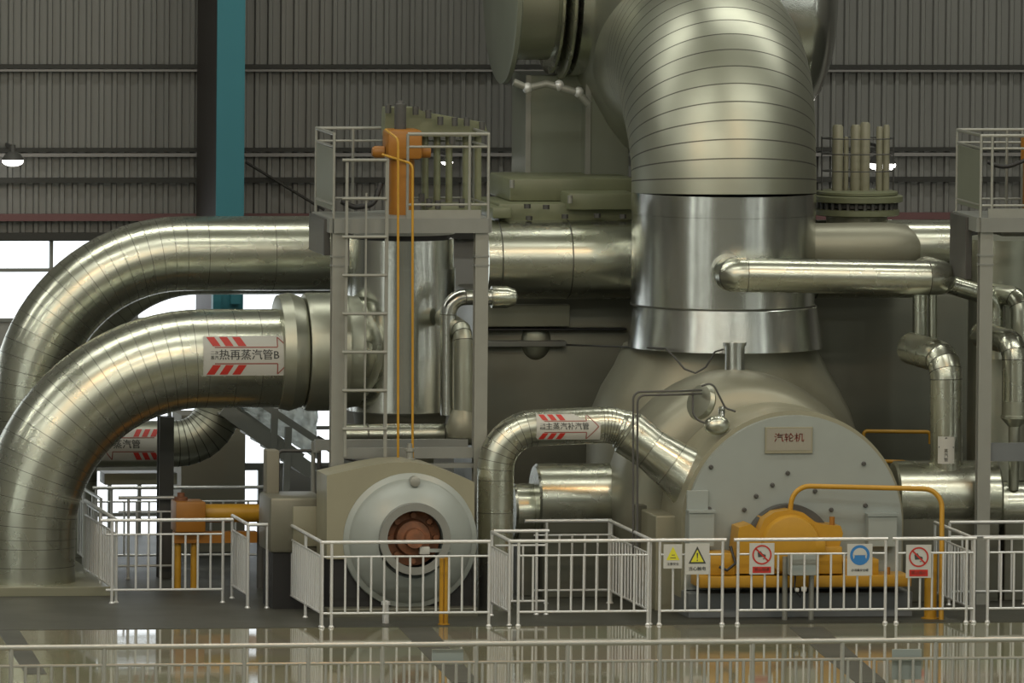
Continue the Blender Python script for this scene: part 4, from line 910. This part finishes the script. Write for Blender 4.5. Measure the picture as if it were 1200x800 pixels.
# left bay
frow('steel railing in front of the orange tube frame', 3.5, 124, 262, [131, 261], [159, 173.5, 188, 202.5, 217, 231.5, 246.5], rail_ext=(.08, .12))
fcol('steel side railing just right of the orange tube frame', 290, 690, 2.75, 4.1, 9, (0, 1))
frow('low steel rail with three bare posts left of the arched machine', 2.7, 290, 334, [290.5, 313, 333], [], zs=None, zb=None)
fcol('steel side railing going back at the left bay end', 136, 690, 3.6, 6.6, 14, (0, .5, 1))
frow('steel railing far behind the left bay near the windows', 8.6, 108, 318, [112, 130, 190, 315], rng(145, 305, 14.5), m='steel')
fcol('dark-looking side railing against the window light at far left', 118, 650, 6.8, 9.4, 10, (0, .3, .65, 1))
frow('second far steel railing in front of the window light', 7.0, 138, 205, [150, 204], [160, 174, 188])
# front gallery railing
Yg2 = -18.5
for _ in range(30):
    b = PZ(600, 860).y; break
def solveY(py_top):
    y = -10.0
    for _ in range(200):
        if P(600, py_top, y).z > 1.1: y -= .1
        else: break
    return y
# top rail (z = 1.1) must appear at y=754
lo, hi = -40., 0.
for _ in range(50):
    mid = (lo+hi)/2
    if P(600, 754, mid).z > 1.1: lo = mid
    else: hi = mid
Yg2 = (lo+hi)/2
print('front rail Y', Yg2)
zs_ = P(600, 775.5, Yg2).z; zb_ = .12
posts = [13, 122, 286, 361, 448, 558, 665, 773, 882, 987, 1096, 1205]
pk = [x for x in rng(-62, 1260, 15.3)]
pk = [x for x in pk if min(abs(x-p_) for p_ in posts) > 5.5]
a_, b_ = P(-70, 775, Yg2).x, P(1270, 775, Yg2).x
fr = lambda px: (P(px, 775, Yg2).x-a_)/(b_-a_)
fence('long foreground steel railing along the bottom edge of the photo', (a_, Yg2), (b_, Yg2), [fr(p) for p in posts], [fr(p) for p in pk], 1.1, zs_, zb_, r=.025, m='steelf', name='foreground_railing')
for px0, px1, y0, y1, lb in ((506, 543, 760, 779, 'left'), (1045, 1080, 760, 796, 'right')):
    p, q = P(px0, y1, Yg2+.06), P(px1, y0, Yg2+.06)
    mb = MB(); mb.bx(p.x, q.x, Yg2+.05, Yg2+.065, p.z, q.z, bev=.003)
    tag(mb.build('sign_board', 'grey', smooth=False), '%s plain grey board hung on the far side of the foreground railing' % lb, 'sign')
# ------------------------------------------------------------ signs on the mid railing
def sign(px0, px1, y0, y1, label, draw):
    Y = -.05; p, q = P(px0, y1, Y), P(px1, y0, Y); c = (p+q)/2; W, H = q.x-p.x, q.z-p.z
    t = thing('safety_sign', label, 'sign', Vector((c.x, Y, p.z)), 'safety signs on the railing')
    mb = MB(); mb.bx(p.x, q.x, Y-.004, Y+.006, p.z, q.z, bev=.002); mb.build('board', 'white', t, smooth=False)
    o1 = lambda u, v: Vector((c.x+u*W/2, Y-.007, c.z+v*H/2)); o2 = lambda u, v: Vector((c.x+u*W/2, Y-.009, c.z+v*H/2)); o3 = lambda u, v: Vector((c.x+u*W/2, Y-.011, c.z+v*H/2))
    draw(t, o1, o2, o3, W, H)
def build_flat(t, name, m, fn):
    mb = MB(); fn(mb); mb.build(name, m, t, recalc=False, smooth=False)
def txt(mb, s, h, c, o, W, H): flat_text(mb, s, h, lambda u, v: o(c[0]+u*2/W, c[1]+v*2/H))
def tri_sign(ch, word, dark=True):
    def d(t, o1, o2, o3, W, H):
        build_flat(t, 'triangle_border', 'print' if dark else 'signyellow', lambda m: flat_poly(m, [(-.72, -.3), (.72, -.3), (0, .82)], o1))
        build_flat(t, 'triangle', 'signyellow', lambda m: flat_poly(m, [(-.52, -.19), (.52, -.19), (0, .6)], o2))
        build_flat(t, 'symbol', 'print', lambda m: (flat_poly(m, [(-.07, .4), (-.03, .02), (.03, .02), (.07, .4)], o3), flat_disc(m, (0, -.08), .05, o3)) if dark else (flat_line(m, (-.3, -.1), (.3, -.1), .05, o3), flat_line(m, (-.15, .12), (.2, .12), .05, o3)))
        build_flat(t, 'lettering', 'print', lambda m: txt(m, word, .058 if dark else .04, (0, -.64), o1, W, H))
    return d
def ban_sign(word):
    def d(t, o1, o2, o3, W, H):
        q = W/H
        def ring(m):
            n = 32
            for i in range(n):
                a_, b_ = 2*math.pi*i/n, 2*math.pi*(i+1)/n; f = lambda r, x: (r*math.cos(x), .26+r*q*math.sin(x))
                flat_poly(m, [f(.66, a_), f(.78, a_), f(.78, b_), f(.66, b_)], o2)
            flat_poly(m, [(-.53, .26+.43*q), (-.45, .26+.53*q), (.53, .26-.43*q), (.45, .26-.53*q)], o2)
        build_flat(t, 'symbol', 'print', lambda m: (flat_poly(m, [(-.3, .1), (-.35, .4), (-.1, .5), (.05, .32), (.3, .26), (.32, .14), (.0, .12)], o1), flat_poly(m, [(.05, .0), (.3, .02), (.12, -.05)], o1)))
        build_flat(t, 'prohibition_ring', 'red', ring)
        build_flat(t, 'red_bar', 'red', lambda m: flat_poly(m, [(-.74, -.9), (.74, -.9), (.74, -.5), (-.74, -.5)], o1))
        build_flat(t, 'lettering', 'darkred', lambda m: txt(m, word, .05, (0, -.7), o2, W, H))
    return d
def mask_sign(t, o1, o2, o3, W, H):
    q = W/H; n = 32
    def disc(r, o, m, a0=0, a1=360, cy=.3):
        for i in range(n):
            a_, b_ = math.radians(a0+(a1-a0)*i/n), math.radians(a0+(a1-a0)*(i+1)/n)
            flat_poly(m, [(0, cy), (r*math.cos(a_), cy+r*q*math.sin(a_)), (r*math.cos(b_), cy+r*q*math.sin(b_))], o)
    build_flat(t, 'blue_disc', 'blue', lambda m: disc(.78, o1, m))
    build_flat(t, 'helmet', 'white', lambda m: disc(.56, o2, m, 0, 180, .30))
    build_flat(t, 'face', 'white', lambda m: (flat_poly(m, [(-.58, .34), (-.5, .05), (-.42, .2), (-.45, .34)], o2), flat_poly(m, [(.45, .34), (.42, .2), (.5, .05), (.58, .34)], o2)))
    build_flat(t, 'lettering', 'print', lambda m: txt(m, '必须戴安全帽', .038, (0, -.66), o1, W, H))
sign(777.5, 799.5, 637.5, 666, 'small white sign with a plain yellow triangle, leftmost on the railing', tri_sign('', '注意安全', False))
sign(802.5, 831.5, 636.5, 673, 'white sign with a black-edged yellow warning triangle', tri_sign('', '当心触电'))
sign(878, 907.5, 636, 673, 'prohibition sign with a crossed hand, left of the blue sign', ban_sign('禁止触摸'))
sign(992.5, 1022.5, 637, 674.5, 'white sign with a blue round helmet symbol', mask_sign)
sign(1061.5, 1091.5, 638, 677, 'prohibition sign with red ring, rightmost on the railing', ban_sign('禁止烟火'))
# small grey boxes along the floor inside bays
for x0, x1, y0, y1, Y, nm, lb in ((395, 470, 655, 722, 3.3, 'dark', 'a'),):
    pass
# ------------------------------------------------------------ world + view
w = bpy.data.worlds.new('hall_ambient'); sc.world = w; w.use_nodes = True
bg = w.node_tree.nodes['Background']; bg.inputs['Color'].default_value = (.60, .61, .54, 1); bg.inputs['Strength'].default_value = .34
vs = sc.view_settings; sc.display_settings.display_device = 'sRGB'
vs.view_transform = 'Standard'; vs.look = 'None'; vs.gamma = 1; vs.exposure = -0.88; vs.use_curve_mapping = False
